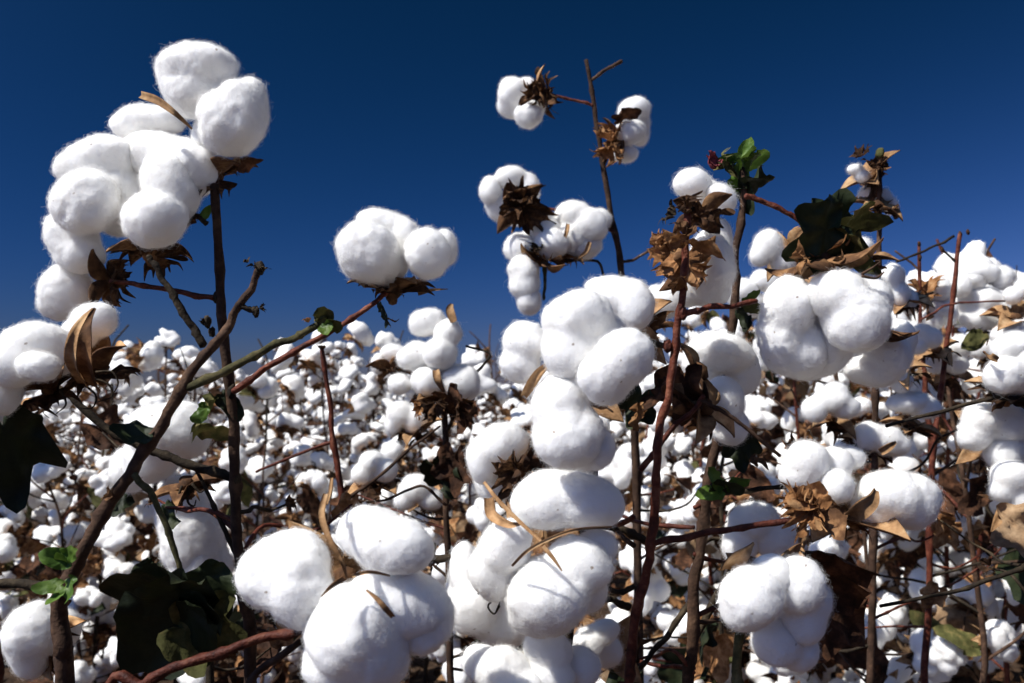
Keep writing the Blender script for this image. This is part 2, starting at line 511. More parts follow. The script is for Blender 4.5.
FIBRES = 400          # loose fibres per square centimetre of lint
def fuzz(parent, origin, clouds, seed, dens=1.0, scale=1.0):
    """loose fibres standing off the lint, as one hair curves object"""
    rg = np.random.default_rng(seed)
    roots, dirs = [], []
    for V, N, count in clouds:
        i = rg.integers(0, len(V), int(count * dens))
        roots.append(V[i]); dirs.append(N[i])
    if not roots: return
    A = np.concatenate(roots); N = np.concatenate(dirs); n = len(A)
    A = A + rg.normal(size=(n, 3)) * 0.0006
    t = rg.normal(size=(n, 3)); t -= N * (t * N).sum(1)[:, None]; t /= np.linalg.norm(t, axis=1)[:, None] + 1e-9
    t2 = np.cross(N, t)
    A = A + t * rg.normal(size=n)[:, None] * 0.0012
    ln = rg.lognormal(math.log(0.0021), 0.40, n)[:, None] * scale
    lift = rg.uniform(0.10, 0.85, n)[:, None]
    long = rg.random(n) < 0.0012
    ln[long] *= 2.2
    bend = rg.uniform(-1.6, 1.6, n)[:, None]
    K = 4
    pts = np.zeros((n, K, 3))
    for k in range(K):
        q = k / (K - 1)
        pts[:, k] = A - N * 0.0006 + ln * (N * lift * (1.3 * q - 0.75 * q * q) + t * (0.8 * q) + t2 * bend * q * q * 0.5)
    hc = bpy.data.hair_curves.new('fuzz')
    hc.add_curves([K] * n)
    hc.attributes['position'].data.foreach_set('vector', (pts - np.asarray(origin)).astype(np.float32).ravel())
    ra = hc.attributes.get('radius') or hc.attributes.new('radius', 'FLOAT', 'POINT')
    rad = np.tile(np.array([0.00003, 0.00003, 0.000022, 0.000006]), n)
    ra.data.foreach_set('value', rad.astype(np.float32))
    hc.materials.append(M_FIBRE)
    return link('fuzz', hc, parent, origin)

# ------------------------------------------------------------------ hero plants
def line3(pts, d=None):
    return np.array([P(p[0], p[1], p[2] if len(p) > 2 else d) for p in pts])
SEED = [100]
def sd():
    SEED[0] += 1
    return SEED[0]
def stem(plant, pts, d, r0, r1, m=M_BARK, name='stem', ground=False, sides=10, node=0.12):
    L = line3(pts, d)
    if ground:
        f = WO[plant]
        a = L[0]
        L = np.vstack((f - np.array((0, 0, 0.03)), f * 0.55 + a * 0.45 + np.array((0.006, 0.004, 0)), L))
        r0 = r0 * 1.25
    g = G()
    tube(g, L, r0, r1, sides=sides, seg=7, rough=0.26, node=node * 2.2, every=9, seed=sd())
    return mkg(name, g, [m], plant, L[0])
def knot(plant, px, py, d, r, m=M_BARKD, name='leaf_scar'):
    V, F = lock_shape((r * 0.75, r * 0.8, r * 1.25), 3, sd(), 3.5)
    c = P(px, py, d)
    return mk(name, V + c, F, [m], plant, c)

def boll(plant, d, base, locks, axis=None, n=4, bur=0.030, bracts=3, bm=M_BRACT, sub=5, dens=1.0, seams=(), bl=0.030, spread=72, roll=0.0, curl=0.9, dark=False):
    """base = (px, py[, depth]); locks = (px, py, rx, ry, angle, depth offset)"""
    B = P(base[0], base[1], base[2] if len(base) > 2 else d + 0.02)
    cs = [P(l[0], l[1], d + (l[5] if len(l) > 5 else 0)) for l in locks]
    cen = np.mean(cs, axis=0)
    A = nrm(cen - B) if axis is None else nrm(RIGHT * axis[0] + UP * axis[1] + FWD * axis[2])
    g = G()                                                    # the boll's receptacle: a small rough cup on its stalk
    tube(g, [B - A * 0.010, B - A * 0.004, B + A * 0.003], 0.0024, 0.0062, sides=10, seg=4, rough=0.25, seed=sd())
    o = mkg('cotton_boll', g, [M_CARP_OUT], plant, B)
    clouds = []
    balls = []
    for l in locks:
        cx, cy, rx, ry = l[:4]
        ang = R(l[4]) if len(l) > 4 else 0
        dd = d + (l[5] if len(l) > 5 else 0)
        a, b = rx / FPX * dd, ry / FPX * dd
        ex = RIGHT * math.cos(ang) + UP * math.sin(ang); ey = UP * math.cos(ang) - RIGHT * math.sin(ang)
        balls.append((P(cx, cy, dd), np.stack((ex, ey, -FWD), 1), np.array((a, b, (a * b) ** 0.5 * 0.92)), max(rx, ry)))
    groups = []
    for bl_ in balls:                                           # bulges that swell into each other are one lock
        for gr in groups:
            f = gr[0]
            if len(gr) < 5 and np.linalg.norm(bl_[0] - f[0]) < 0.76 * (bl_[2].mean() + f[2].mean()):
                gr.append(bl_); break
        else:
            groups.append([bl_])
    for gr in groups:
        w = np.array([b_[2].prod() for b_ in gr])
        c = sum(b_[0] * w_ for b_, w_ in zip(gr, w)) / w.sum()
        V, F = merged_lock([b_[:3] for b_ in gr], c, sub if max(b_[3] for b_ in gr) > 24 else min(sub, 4), sd())
        W = c + V
        me = mk('lock', W, F, [M_LINT_NEAR], o, c)
        N = np.zeros(len(W) * 3, np.float32); me.data.vertices.foreach_get('normal', N)
        N = N.reshape(-1, 3)
        area = 4 * math.pi * float((V * V).sum(1).mean())
        clouds.append((W, N, area * 1e4 * FIBRES))
    fz = fuzz(o, B, clouds, sd(), dens, min(1.3, max(0.8, d / 0.5)))
    Fz = frame_z(A, roll)
    for k in range(n):
        an = 2 * math.pi * (k + 0.5) / n + random.uniform(-.2, .2)
        rad = Fz[:, 0] * math.cos(an) + Fz[:, 1] * math.sin(an)
        t = R(spread + random.uniform(-12, 12))
        dr = A * math.cos(t) + rad * math.sin(t)
        g = G()
        carpel_geo(g, B + rad * 0.003, dr, A * math.sin(t) - rad * math.cos(t), bur * random.uniform(0.9, 1.15), bur * 0.62, curl * random.uniform(0.5, 1.2), seed=sd())
        mkg('carpel', g, [M_CARP_OUT, M_CARP_OUT if dark else M_CARP_IN], o, B)
    for k in range(bracts):
        an = 2 * math.pi * k / max(1, bracts) + random.uniform(-.4, .4)
        rad = Fz[:, 0] * math.cos(an) + Fz[:, 1] * math.sin(an)
        t = R(random.uniform(70, 115))
        dr = A * math.cos(t) + rad * math.sin(t)
        g = G()
        bract_geo(g, B - A * 0.004, dr, A, bl * random.uniform(0.85, 1.2), sd())
        soften(mkg('bract', g, [bm], o, B))
    for s in seams:
        seam(o, B, d, *s)
    return o
def seam(o, B, d, pts, w0, w1, m=None, name='carpel', off=None):
    """a dry husk edge or spike drawn through 3D points: thin, folded lengthwise"""
    L = smooth_line(np.array([P(p[0], p[1], p[2] if len(p) > 2 else d) for p in pts]), 6)
    g = G()
    n = len(L)
    T = np.gradient(L, axis=0); T /= np.linalg.norm(T, axis=1)[:, None] + 1e-12
    top, bot = [], []
    for i in range(n):
        q = i / (n - 1)
        w = (w0 * (1 - q) + w1 * q) * (0.55 + 0.45 * math.sin(math.pi * min(1, q * 0.9 + 0.1))) / FPX * d
        z = nrm(-FWD - T[i] * np.dot(-FWD, T[i])); x = np.cross(T[i], z)
        for v in (-1, -0.4, 0.1, 1):
            p = L[i] + x * v * w * 0.5 + z * (0.30 * w * (abs(v) - 0.3)) 
            top.append(p); bot.append(p - z * 0.0008)
    V = np.array(top + bot); N = n * 4; F = []; Mi = []
    for i in range(n - 1):
        for j in range(3):
            a = i * 4 + j
            F.append((a, a + 1, a + 5, a + 4)); Mi.append(1)
            F.append((N + a, N + a + 4, N + a + 5, N + a + 1)); Mi.append(0)
        for j in (0, 3):
            a = i * 4 + j
            F.append((a, a + 4, N + a + 4, N + a)); Mi.append(0)
    g.V.append(V); g.n = len(V); g.F = [list(f) for f in F]; g.M = Mi
    return mkg(name, g, [M_CARP_OUT, m or M_CARP_IN], o, B)
def leaf(plant, px, py, d, size_px, ang, m, pitch=0, roll=0, lobes=3, cup=0.3, crumple=0.08, aspect=0.85, name='leaf', petiole=None, fold=0.0, pm=None):
    """px, py is the petiole point; ang = direction of the tip in the picture plane (0 right, 90 up)"""
    B = P(px, py, d)
    e = RIGHT * math.cos(R(ang)) + UP * math.sin(R(ang))
    y = e * math.cos(R(pitch)) + FWD * math.sin(R(pitch))
    z = nrm(-FWD - y * np.dot(-FWD, y)); x = np.cross(y, z)
    z = z * math.cos(R(roll)) + x * math.sin(R(roll))
    g = G()
    leaf_geo(g, B, y, z, size_px / FPX * d, sd(), lobes, cup, crumple, 0, aspect, fold=fold)
    mats = [m]
    o = mkg(name, g, mats, plant, B)
    if petiole is not None:
        g2 = G()
        tube(g2, line3(list(petiole) + [(px, py, d)], d), 0.0013, 0.0009, sides=6, seed=sd())
        mkg('petiole', g2, [pm or M_BARKG], o, B)
    return o
def tuft(plant, px, py, d, size_px, axis, m, n=4, name='dried_bract', teeth=4):
    """dry curled bracts left round an empty node"""
    B = P(px, py, d); A = nrm(RIGHT * axis[0] + UP * axis[1] + FWD * axis[2])
    Fz = frame_z(A, random.random() * 6)
    for k in range(n):
        an = 2 * math.pi * k / n + random.uniform(-.5, .5)
        rad = Fz[:, 0] * math.cos(an) + Fz[:, 1] * math.sin(an)
        t = R(random.uniform(15, 75))
        g = G()
        bract_geo(g, B, A * math.cos(t) + rad * math.sin(t), A * math.sin(t) - rad * math.cos(t), size_px / FPX * d * random.uniform(0.8, 1.15), sd(), teeth, curl=random.uniform(0.3, 1.6))
        soften(mkg(name, g, [m], plant, B))
def plant(px, d, label, py=683):
    b = P(px, py, d)
    return thing('cotton_plant', (b[0], b[1], 0.0), label, 'cotton plant')
# --- the tall plant on the left
A = plant(252, 0.53, 'tall cotton plant at left, upright dark stem ending in the highest pile of bolls', 700)
dA = 0.53
stem(A, [(252, 700), (243, 600), (237, 520), (233, 440), (226, 350), (219, 270), (214, 185)], dA, 0.0033, 0.0025, M_BARK, ground=True)
boll(A, dA, (216, 172, dA + 0.015), [(198, 66, 42, 29, 0, 0.0), (195, 92, 34, 30, -10, 0.0), (233, 118, 36, 42, -35, -0.012), (248, 112, 24, 34, -10, 0.0), (215, 135, 26, 24, 30, 0.012)],
     axis=(-0.1, 1, -0.2), bur=0.030, bracts=3, spread=60, seams=[([(141, 95, dA - 0.02), (158, 101, dA - 0.03), (176, 114, dA - 0.034), (192, 129, dA - 0.02)], 10, 3)])
leaf(A, 240, 165, dA, 22, 35, M_LEAF_DRY, 10, 60, 1, 0.8, 0.2)
boll(A, dA, (150, 250, dA + 0.0), [(150, 122, 41, 19, 5, 0.03), (98, 160, 46, 29, 14, 0.012), (165, 160, 48, 27, -20, 0.018), (188, 172, 34, 34, -50, 0.006), (86, 203, 37, 37, 0, -0.012), (172, 186, 29, 38, 25, -0.004), (153, 220, 38, 31, 5, -0.018), (120, 200, 34, 40, 0, 0.014)],
     axis=(-0.1, 1, 0.1), bur=0.026, bracts=4, bm=M_BRACT, bl=0.024, spread=70)
stem(A, [(207, 224), (196, 216), (186, 226), (170, 240)], dA, 0.0016, 0.0012, M_BARKD, 'branch')
tuft(A, 197, 222, dA, 15, (-0.6, 0.3, -0.4), M_BRACT, 3)
leaf(A, 204, 216, dA, 13, 60, M_LEAF_GREEN, 0, 30, 1)
boll(A, dA + 0.01, (108, 281, dA + 0.01), [(75, 236, 27, 34, 10, 0.0), (80, 256, 27, 22, 0, -0.006), (66, 292, 29, 29, 30, 0.004), (54, 306, 18, 16, 0, 0.004)],
     axis=(-1, 0.15, -0.1), bur=0.024, bracts=4, bl=0.022, spread=72)
stem(A, [(214, 298), (180, 293), (140, 285), (110, 281)], dA, 0.0018, 0.0013, M_BARKR, 'branch')
# long branch to the pair of bolls against the sky
stem(A, [(233, 392), (262, 371), (300, 348), (345, 322), (378, 300), (392, 288)], dA - 0.005, 0.0021, 0.0014, M_BARKR, 'branch')
boll(A, dA - 0.01, (393, 288, dA + 0.0), [(366, 250, 34, 36, 15, -0.012), (386, 224, 34, 17, -10, 0.012), (404, 232, 14, 16, 0, 0.006), (384, 262, 26, 26, 0, 0.0), (426, 253, 27, 29, 10, -0.010), (446, 248, 14, 22, 8, 0.008)],
     axis=(0.05, 1, -0.15), bur=0.027, bracts=4, bm=M_BRACT, bl=0.026, spread=62)
leaf(A, 381, 306, dA - 0.01, 22, -50, M_LEAF_DARK, 0, 50, 1, 0.9, 0.2)
tuft(A, 386, 318, dA - 0.01, 14, (0.6, -0.6, -0.3), M_BRACT, 2)
seam(A, WO[A], dA, [(418, 294), (432, 290), (448, 289)], 5, 1, name='dried_bract')
# left boll seen against its dark husk, on a branch that crosses to the main stem
stem(A, [(233, 478), (196, 466), (160, 455), (122, 438), (88, 412), (58, 388), (40, 380)], dA + 0.004, 0.0030, 0.0018, M_BARKD, 'branch')
boll(A, dA - 0.06, (48, 384, dA - 0.045), [(34, 346, 40, 27, 12, -0.004), (14, 364, 26, 26, 0, -0.012), (38, 366, 27, 19, -10, -0.024), (5, 382, 22, 38, 0, 0.0), (60, 352, 22, 26, 20, 0.0), (96, 320, 25, 20, -8, 0.016), (80, 334, 20, 18, 0, 0.018)],
     axis=(-0.25, 1, -0.2), bur=0.040, bracts=4, bl=0.03, spread=55)
o = boll(A, dA - 0.05, (98, 368, dA - 0.045), [], axis=(-0.15, 1, -0.35), n=3, bur=0.030, bracts=4, bl=0.028, spread=40, dens=0)
seam(o, WO[o], dA - 0.06, [(84, 384, dA - 0.07), (72, 362, dA - 0.095), (74, 336, dA - 0.1), (84, 318, dA - 0.095), (93, 308, dA - 0.085)], 16, 3)
seam(o, WO[o], dA - 0.06, [(92, 386, dA - 0.06), (84, 362, dA - 0.08), (84, 338, dA - 0.086), (88, 320, dA - 0.08), (95, 308, dA - 0.078)], 30, 4, M_CARP_OUT)
for pts in ([(92, 378), (108, 384), (112, 396), (98, 402)], [(96, 372), (112, 372), (118, 384), (110, 398)], [(86, 386), (96, 396), (92, 408), (78, 408)], [(60, 390), (66, 404), (56, 414)]):
    g = G(); tube(g, line3(pts, dA - 0.06), 0.0008, 0.0003, sides=5, seed=sd()); mkg('dried_bract', g, [M_BARKD], A, P(*pts[0], dA - 0.06))
leaf(A, 4, 436, dA - 0.05, 90, -94, M_LEAF_DARK, 20, -35, 3, 0.35, 0.18, aspect=0.8)
leaf(A, -12, 430, dA - 0.03, 84, -86, M_LEAF_DARK, 10, 35, 1, 0.3, 0.1)
boll(A, dA - 0.02, (14, 422, dA), [(-8, 400, 20, 24), (2, 412, 12, 16)], axis=(-0.6, 0.6, -0.3), bur=0.024, bracts=3)
leaf(A, 212, 402, dA, 34, -110, M_LEAF_OLIVE, 10, 60, 1, 0.6, 0.2)
leaf(A, 224, 398, dA, 30, -60, M_LEAF_DARK, 10, -30, 1, 0.4, 0.2)
leaf(A, 206, 408, dA - 0.01, 22, -130, M_LEAF_GREEN, 10, 20, 1, 0.4, 0.2)
knot(A, 236, 478, dA, 0.0044); knot(A, 232, 392, dA - 0.001, 0.0040); knot(A, 217, 298, dA, 0.0034)
stem(A, [(240, 560), (228, 540), (212, 500), (196, 470)], dA + 0.006, 0.0017, 0.0010, M_BARKD, 'branch')

# --- the thick leaning stem that forks, lower left
B = plant(66, 0.47, 'cotton plant with thick forked brown stem leaning right and bare withered tips', 720)
dB = 0.475
stem(B, [(66, 720), (63, 650), (62, 600), (78, 556), (112, 500), (150, 444), (176, 402), (196, 366), (224, 330), (244, 302), (256, 276), (261, 268)], dB, 0.0044, 0.0015, M_BARK, ground=True, sides=14, node=0.08)
stem(B, [(188, 388), (224, 371), (262, 352), (296, 336), (322, 322)], dB, 0.0026, 0.0018, M_BARKG, 'branch')
stem(B, [(204, 346), (190, 322), (172, 292), (156, 266), (148, 256)], dB + 0.008, 0.0024, 0.0015, M_BARKD, 'branch')
stem(B, [(236, 304), (246, 308), (256, 310)], dB, 0.0016, 0.0016, M_BARKD, 'branch')
knot(B, 260, 268, dB, 0.0036, M_BARKD, 'withered_bud'); knot(B, 256, 312, dB, 0.0026, M_BARKD, 'withered_bud'); knot(B, 208, 322, dB, 0.0030, M_BARKD, 'withered_bud'); knot(B, 212, 332, dB + 0.003, 0.0026, M_BARKD, 'withered_bud')
tuft(B, 259, 270, dB, 15, (0.2, 1, -0.1), M_BARKD, 3); tuft(B, 248, 262, dB, 8, (-0.5, 1, 0), M_BARKD, 2); tuft(B, 260, 308, dB, 10, (1, 0.4, 0), M_BARKD, 3)
tuft(B, 205, 326, dB, 12, (0, 1, -0.4), M_BARKD, 3)
leaf(B, 325, 320, dB, 19, 75, M_LEAF_OLIVE, -20, 0, 1, 1.0, 0.15, 1.3); leaf(B, 330, 324, dB, 20, 20, M_LEAF_OLIVE, -30, 30, 1, 1.0, 0.15, 1.2)
leaf(B, 326, 326, dB - 0.004, 15, -70, M_LEAF_GREEN, -30, 0, 1, 0.8, 0.15, 1.3); tuft(B, 318, 322, dB, 14, (0.1, 1, -0.3), M_LEAF_OLIVE, 3); tuft(B, 308, 322, dB, 9, (-0.3, 1, -0.3), M_BRACTO, 3)
knot(B, 324, 321, dB, 0.004, M_LEAF_OLIVE, 'bud')
stem(B, [(134, 474), (154, 500), (170, 540), (182, 578), (188, 592)], dB - 0.006, 0.0018, 0.0013, M_BARKG, 'branch')
stem(B, [(58, 588), (30, 586), (-20, 582)], dB, 0.0030, 0.0026, M_BARKD, 'branch')
for (px, py, s, an, ro, pi) in ((66, 560, 28, 160, 30, -20), (68, 558, 26, 35, -20, -30), (64, 562, 22, 75, 0, -40), (58, 586, 24, 186, 40, -20), (70, 582, 24, -65, 20, -30), (62, 590, 20, -110, 20, -40)):
    leaf(B, px, py, dB - 0.012, s, an, M_LEAF_GREEN, pi, ro, 1, 0.4, 0.1, 0.9)
leaf(B, 184, 600, dB - 0.012, 108, -132, M_LEAF_DARK, 15, -22, 1, 0.3, 0.12, 1.1)
leaf(B, 186, 590, dB - 0.016, 104, 176, M_LEAF_DARK, 25, -55, 1, 0.35, 0.12, 0.95)
leaf(B, 182, 606, dB - 0.010, 82, -84, M_LEAF_DARK, 25, 24, 1, 0.35, 0.14, 1.1)
leaf(B, 202, 576, dB - 0.002, 54, -66, M_LEAF_DARK, 15, -15, 1, 0.3, 0.10, 1.2)
leaf(B, 186, 628, dB - 0.006, 66, -28, M_LEAF_OLIVE, 30, -30, 3, 0.5, 0.2, 1.0)
seam(B, WO[B], dB, [(204, 596), (214, 622), (220, 628)], 3, 3, name='petiole')
tuft(B, 112, 496, dB - 0.006, 14, (-0.8, 0.5, -0.4), M_BRACT, 3)
leaf(B, 146, 436, dB - 0.002, 38, 175, M_LEAF_DARK, 0, 55, 1, 0.3, 0.12)
boll(B, dB + 0.03, (52, 640, dB + 0.05), [(34, 630, 30, 32, 20, 0), (30, 650, 22, 32, 0, 0.004), (62, 628, 22, 22, 0, 0.02)], axis=(-0.7, 0.4, -0.5), bur=0.028, bracts=3)
stem(B, [(-6, 700), (-2, 660), (-8, 612), (-14, 580)], dB - 0.06, 0.0022, 0.0018, M_BARKR, 'branch')

# --- the shaded hanging boll behind the two stems at left
E = plant(205, 0.68, 'cotton plant behind the crossing left stems with a long shaded hanging boll')
dE = 0.66
stem(E, [(210, 700), (206, 600), (196, 520), (186, 480)], dE + 0.03, 0.0032, 0.0024, M_BARKD, ground=True)
boll(E, dE, (186, 486, dE - 0.02), [(166, 432, 44, 30, -12, 0.0), (182, 426, 28, 26, -30, 0.0), (150, 458, 32, 26, 20, 0.0), (130, 470, 26, 24, 0, 0.01), (184, 512, 32, 40, 10, 0.02), (192, 536, 34, 42, 12, 0.02), (200, 562, 32, 38, 16, 0.02)],
     axis=(-0.3, 0.8, -0.3), bur=0.024, bracts=4, bm=M_BRACT, bl=0.022, dark=True)
for pts in ([(182, 486), (178, 500), (184, 508)], [(188, 488), (188, 502), (194, 506), (196, 500)], [(192, 484), (200, 492), (206, 488)]):
    g = G(); tube(g, line3(pts, dE - 0.03), 0.0012, 0.0004, sides=5, seed=sd()); mkg('bract', g, [M_BARKD], E, P(*pts[0], dE - 0.03))
leaf(E, 200, 430, dE - 0.03, 40, 10, M_LEAF_OLIVE, 20, 60, 1, 0.6, 0.2)

# --- big boll at the bottom
Fp = plant(120, 0.40, 'cotton plant at the bottom bearing the biggest boll on a reddish branch', 740)
dF = 0.40
stem(Fp, [(100, 760), (146, 684), (200, 660), (250, 642), (300, 630), (336, 606)], dF + 0.02, 0.0024, 0.0019, M_BARKR, ground=True, sides=12)
stem(Fp, [(240, 700), (262, 668), (292, 648), (312, 622)], dF + 0.025, 0.0020, 0.0015, M_BARK, 'branch')
boll(Fp, dF, (346, 578, dF + 0.03), [(276, 572, 43, 40, 0, 0.0), (300, 588, 38, 48, 25, -0.004), (296, 556, 36, 30, -15, 0.004), (366, 530, 36, 28, 10, 0.0), (394, 546, 46, 33, -8, -0.006), (352, 630, 52, 48, 10, -0.012), (370, 655, 46, 40, 0, -0.008), (404, 600, 52, 36, -24, 0.0), (425, 622, 32, 38, -20, 0.002), (335, 665, 38, 34, 0, -0.004)],
     axis=(0, 0.15, -1), bur=0.036, bracts=0, sub=5, spread=80,
     seams=[([(326, 494, dF - 0.014), (322, 514, dF - 0.022), (329, 538, dF - 0.03), (342, 562, dF - 0.032), (347, 579, dF - 0.028)], 8, 3), ([(352, 576, dF - 0.026), (370, 572, dF - 0.026), (390, 576, dF - 0.018)], 4, 2),
            ([(366, 590, dF - 0.05), (376, 598, dF - 0.054), (386, 609, dF - 0.054), (393, 617, dF - 0.05)], 2, 7), ([(344, 578, dF - 0.028), (332, 586, dF - 0.034), (322, 596, dF - 0.04)], 6, 2),
            ([(332, 478, dF), (330, 492, dF - 0.008), (327, 504, dF - 0.014)], 4, 3)])
# --- centre boll with husk cross
Gp = plant(470, 0.45, 'bottom centre cotton plant whose boll has brown husk seams crossing its front', 760)
dG = 0.44
stem(Gp, [(470, 760), (500, 660), (530, 590), (545, 560)], dG + 0.06, 0.0034, 0.0024, M_BARKD, ground=True)
boll(Gp, dG, (545, 556, dG + 0.035), [(550, 500, 40, 30, 8, 0.0), (585, 502, 44, 31, -6, 0.0), (570, 492, 48, 26, 0, 0.004), (505, 548, 28, 28, 20, 0.0), (490, 572, 25, 30, 15, 0.004), (512, 536, 22, 18, 0, -0.004), (548, 592, 46, 42, 5, -0.008), (580, 562, 38, 32, -10, -0.002), (596, 548, 24, 20, 0, 0.004), (540, 612, 38, 28, 0, -0.002), (588, 590, 24, 24, 0, 0.004)],
     axis=(0, 0.1, -1), bur=0.034, bracts=0, spread=84,
     seams=[([(484, 482, dG - 0.016), (498, 500, dG - 0.022), (520, 522, dG - 0.028), (543, 543, dG - 0.034)], 4, 4), ([(512, 566, dG - 0.026), (526, 552, dG - 0.034), (545, 541, dG - 0.036), (575, 530, dG - 0.036), (612, 527, dG - 0.022)], 3, 3),
            ([(543, 546, dG - 0.038), (553, 558, dG - 0.042), (562, 571, dG - 0.044)], 5, 2), ([(489, 498, dG + 0.0), (492, 514, dG - 0.006), (508, 524, dG - 0.016), (520, 524, dG - 0.022)], 14, 5)])
boll(Gp, dG + 0.05, (520, 640, dG + 0.09), [(472, 606, 32, 30, 0, 0), (500, 622, 36, 28, -20, 0.01), (466, 570, 18, 32, 5, 0.02), (458, 594, 14, 34, 0, 0.03)], axis=(-0.3, 0.1, -1), bur=0.03, bracts=3, seams=[([(460, 590), (462, 608), (472, 626)], 5, 3)])
boll(Gp, dG + 0.02, (530, 690, dG + 0.05), [(500, 668, 34, 24, 10, -0.006), (480, 662, 22, 20, 0, 0.004), (548, 650, 30, 22, -15, 0.0), (544, 678, 36, 20, 0, -0.004), (580, 668, 24, 24, 0, 0.01), (516, 690, 38, 26, 0, -0.01)], axis=(-0.1, 0.4, -1), bur=0.03, bracts=3, seams=[([(524, 658), (536, 662), (546, 660)], 4, 2)])
boll(Gp, dG + 0.10, (612, 650, dG + 0.13), [(604, 632, 20, 14, 20, 0), (588, 644, 18, 18, 0, 0.0), (606, 652, 18, 18, 0, 0.01)], axis=(-0.2, 0.2, -1), bur=0.028, bracts=2)
for pts in ([(478, 594), (488, 586), (496, 590)], [(496, 598), (488, 606), (494, 614), (500, 606)], [(494, 590), (500, 600), (496, 612)]):
    g = G(); tube(g, line3(pts, dG + 0.005), 0.0006, 0.0004, sides=5, seed=sd()); mkg('dried_tendril', g, [M_BARKD], Gp, P(*pts[0], dG + 0.005))
stem(Gp, [(405, 562), (440, 558), (474, 556)], dG + 0.07, 0.0026, 0.0020, M_BARKD, 'branch')

# --- tall central boll
H = plant(560, 0.50, 'central cotton plant carrying the tallest boll, a stack of round brilliant white locks', 740)
dH = 0.43
stem(H, [(560, 740), (570, 620), (586, 520), (596, 440), (590, 400)], dH + 0.08, 0.0036, 0.0026, M_BARKD, ground=True)
boll(H, dH, (592, 396, dH + 0.05), [(578, 314, 41, 29, 5, -0.012), (570, 348, 33, 40, 0, -0.010), (600, 345, 36, 40, -20, -0.004), (624, 358, 32, 35, -18, -0.030), (604, 378, 30, 30, 0, -0.026), (524, 342, 25, 24, 0, 0.006), (519, 366, 24, 20, -10, 0.006), (560, 404, 33, 36, 0, -0.008), (570, 436, 42, 34, 5, -0.012), (585, 446, 34, 26, -10, -0.006)],
     axis=(-0.15, 0.25, -1), bur=0.022, bracts=2, bl=0.02, seams=[([(546, 366, dH - 0.006), (538, 374, dH - 0.01), (530, 386, dH - 0.008), (524, 396, dH)], 8, 12)])
boll(H, dH + 0.04, (628, 330, dH + 0.06), [(618, 298, 34, 22, -8, 0.0), (636, 306, 20, 26, 0, -0.008), (608, 286, 26, 12, 0, 0.01)], axis=(-0.4, 0.6, -0.6), bur=0.028, bracts=3)
boll(H, dH + 0.07, (522, 470, dH + 0.075), [(500, 444, 28, 22, 25, 0), (482, 462, 18, 26, 10, 0.004), (514, 442, 18, 20, 0, 0.004), (496, 480, 26, 24, 0, 0.02)], axis=(-0.5, 0.5, -0.3), bur=0.03, bracts=5, bl=0.03, spread=80)
tuft(H, 516, 470, dH + 0.055, 36, (-0.3, -0.2, -1), M_BRACT, 5)
leaf(H, 530, 462, dH + 0.06, 40, -40, M_LEAF_DRY, 20, 30, 1, 0.7, 0.25)

# --- red stem right of centre
J = plant(628, 0.46, 'cotton plant with a red brown stem topped by dry orange bracts', 760)
dJ = 0.46
stem(J, [(624, 760), (628, 683), (634, 630), (645, 576), (652, 535), (655, 480), (662, 425), (670, 380), (678, 320), (684, 260), (688, 208)], dJ, 0.0025, 0.0018, M_BARKR, ground=True, sides=14, node=0.10)
stem(J, [(650, 544), (690, 537), (750, 527), (810, 518)], dJ, 0.0019, 0.0016, M_BARKR, 'branch')
stem(J, [(683, 313), (712, 308), (757, 301)], dJ, 0.0018, 0.0013, M_BARKR, 'branch')
stem(J, [(667, 347), (645, 340), (622, 330), (612, 328)], dJ + 0.01, 0.0016, 0.0012, M_BARKD, 'branch')
stem(J, [(650, 542), (620, 530), (596, 526)], dJ + 0.02, 0.0022, 0.0016, M_BARKD, 'branch')
stem(J, [(630, 607), (612, 600), (596, 590)], dJ + 0.02, 0.0022, 0.0016, M_BARKD, 'branch')
knot(J, 683, 313, dJ, 0.0034, M_BARKR); knot(J, 651, 544, dJ, 0.0040, M_BARKR); knot(J, 667, 346, dJ, 0.0034, M_BARKR)
tuft(J, 688, 214, dJ, 26, (0, 1, -0.3), M_BRACT, 4); tuft(J, 698, 216, dJ, 24, (0.8, 0.6, -0.3), M_BRACT, 3); tuft(J, 676, 216, dJ, 20, (-0.8, 0.5, 0), M_BARKD, 3)
tuft(J, 670, 254, dJ - 0.004, 30, (-1, 0.2, -0.3), M_BRACTO, 4); tuft(J, 674, 268, dJ - 0.004, 24, (-0.7, -0.7, -0.3), M_BRACTO, 3); tuft(J, 662, 246, dJ - 0.003, 24, (-0.9, 0.5, -0.2), M_BRACTO, 3)
tuft(J, 685, 236, dJ - 0.006, 24, (0.3, 1, -0.3), M_BRACT, 3); tuft(J, 680, 276, dJ - 0.005, 28, (-0.2, -1, -0.3), M_BRACTO, 3); tuft(J, 690, 266, dJ - 0.006, 28, (0.9, -0.4, -0.3), M_BRACTO, 2)
leaf(J, 692, 244, dJ - 0.005, 34, -4, M_BRACTO, 0, 70, 1, 0.8, 0.2, 0.6); leaf(J, 680, 240, dJ - 0.005, 26, 170, M_BRACTO, 0, -40, 1, 0.9, 0.25)
boll(J, dJ + 0.05, (686, 262, dJ + 0.02), [(712, 262, 26, 36, 10, -0.012), (702, 288, 32, 22, -20, -0.006), (670, 298, 18, 22, 0, 0.004), (656, 302, 14, 20, 20, 0.01), (718, 238, 17, 24, 0, 0.0), (688, 290, 24, 20, 0, 0.004)], axis=(0.5, -0.2, 0.6), bur=0.020, bracts=2, bm=M_BRACTO, bl=0.018)
boll(J, dJ + 0.05, (702, 215, dJ + 0.02), [(692, 184, 21, 17, 0, -0.01), (722, 198, 20, 15, -35, -0.014), (704, 196, 20, 18, 0, 0.0)], axis=(0.0, 0.8, 0.6), bur=0.020, bracts=2, bl=0.018)
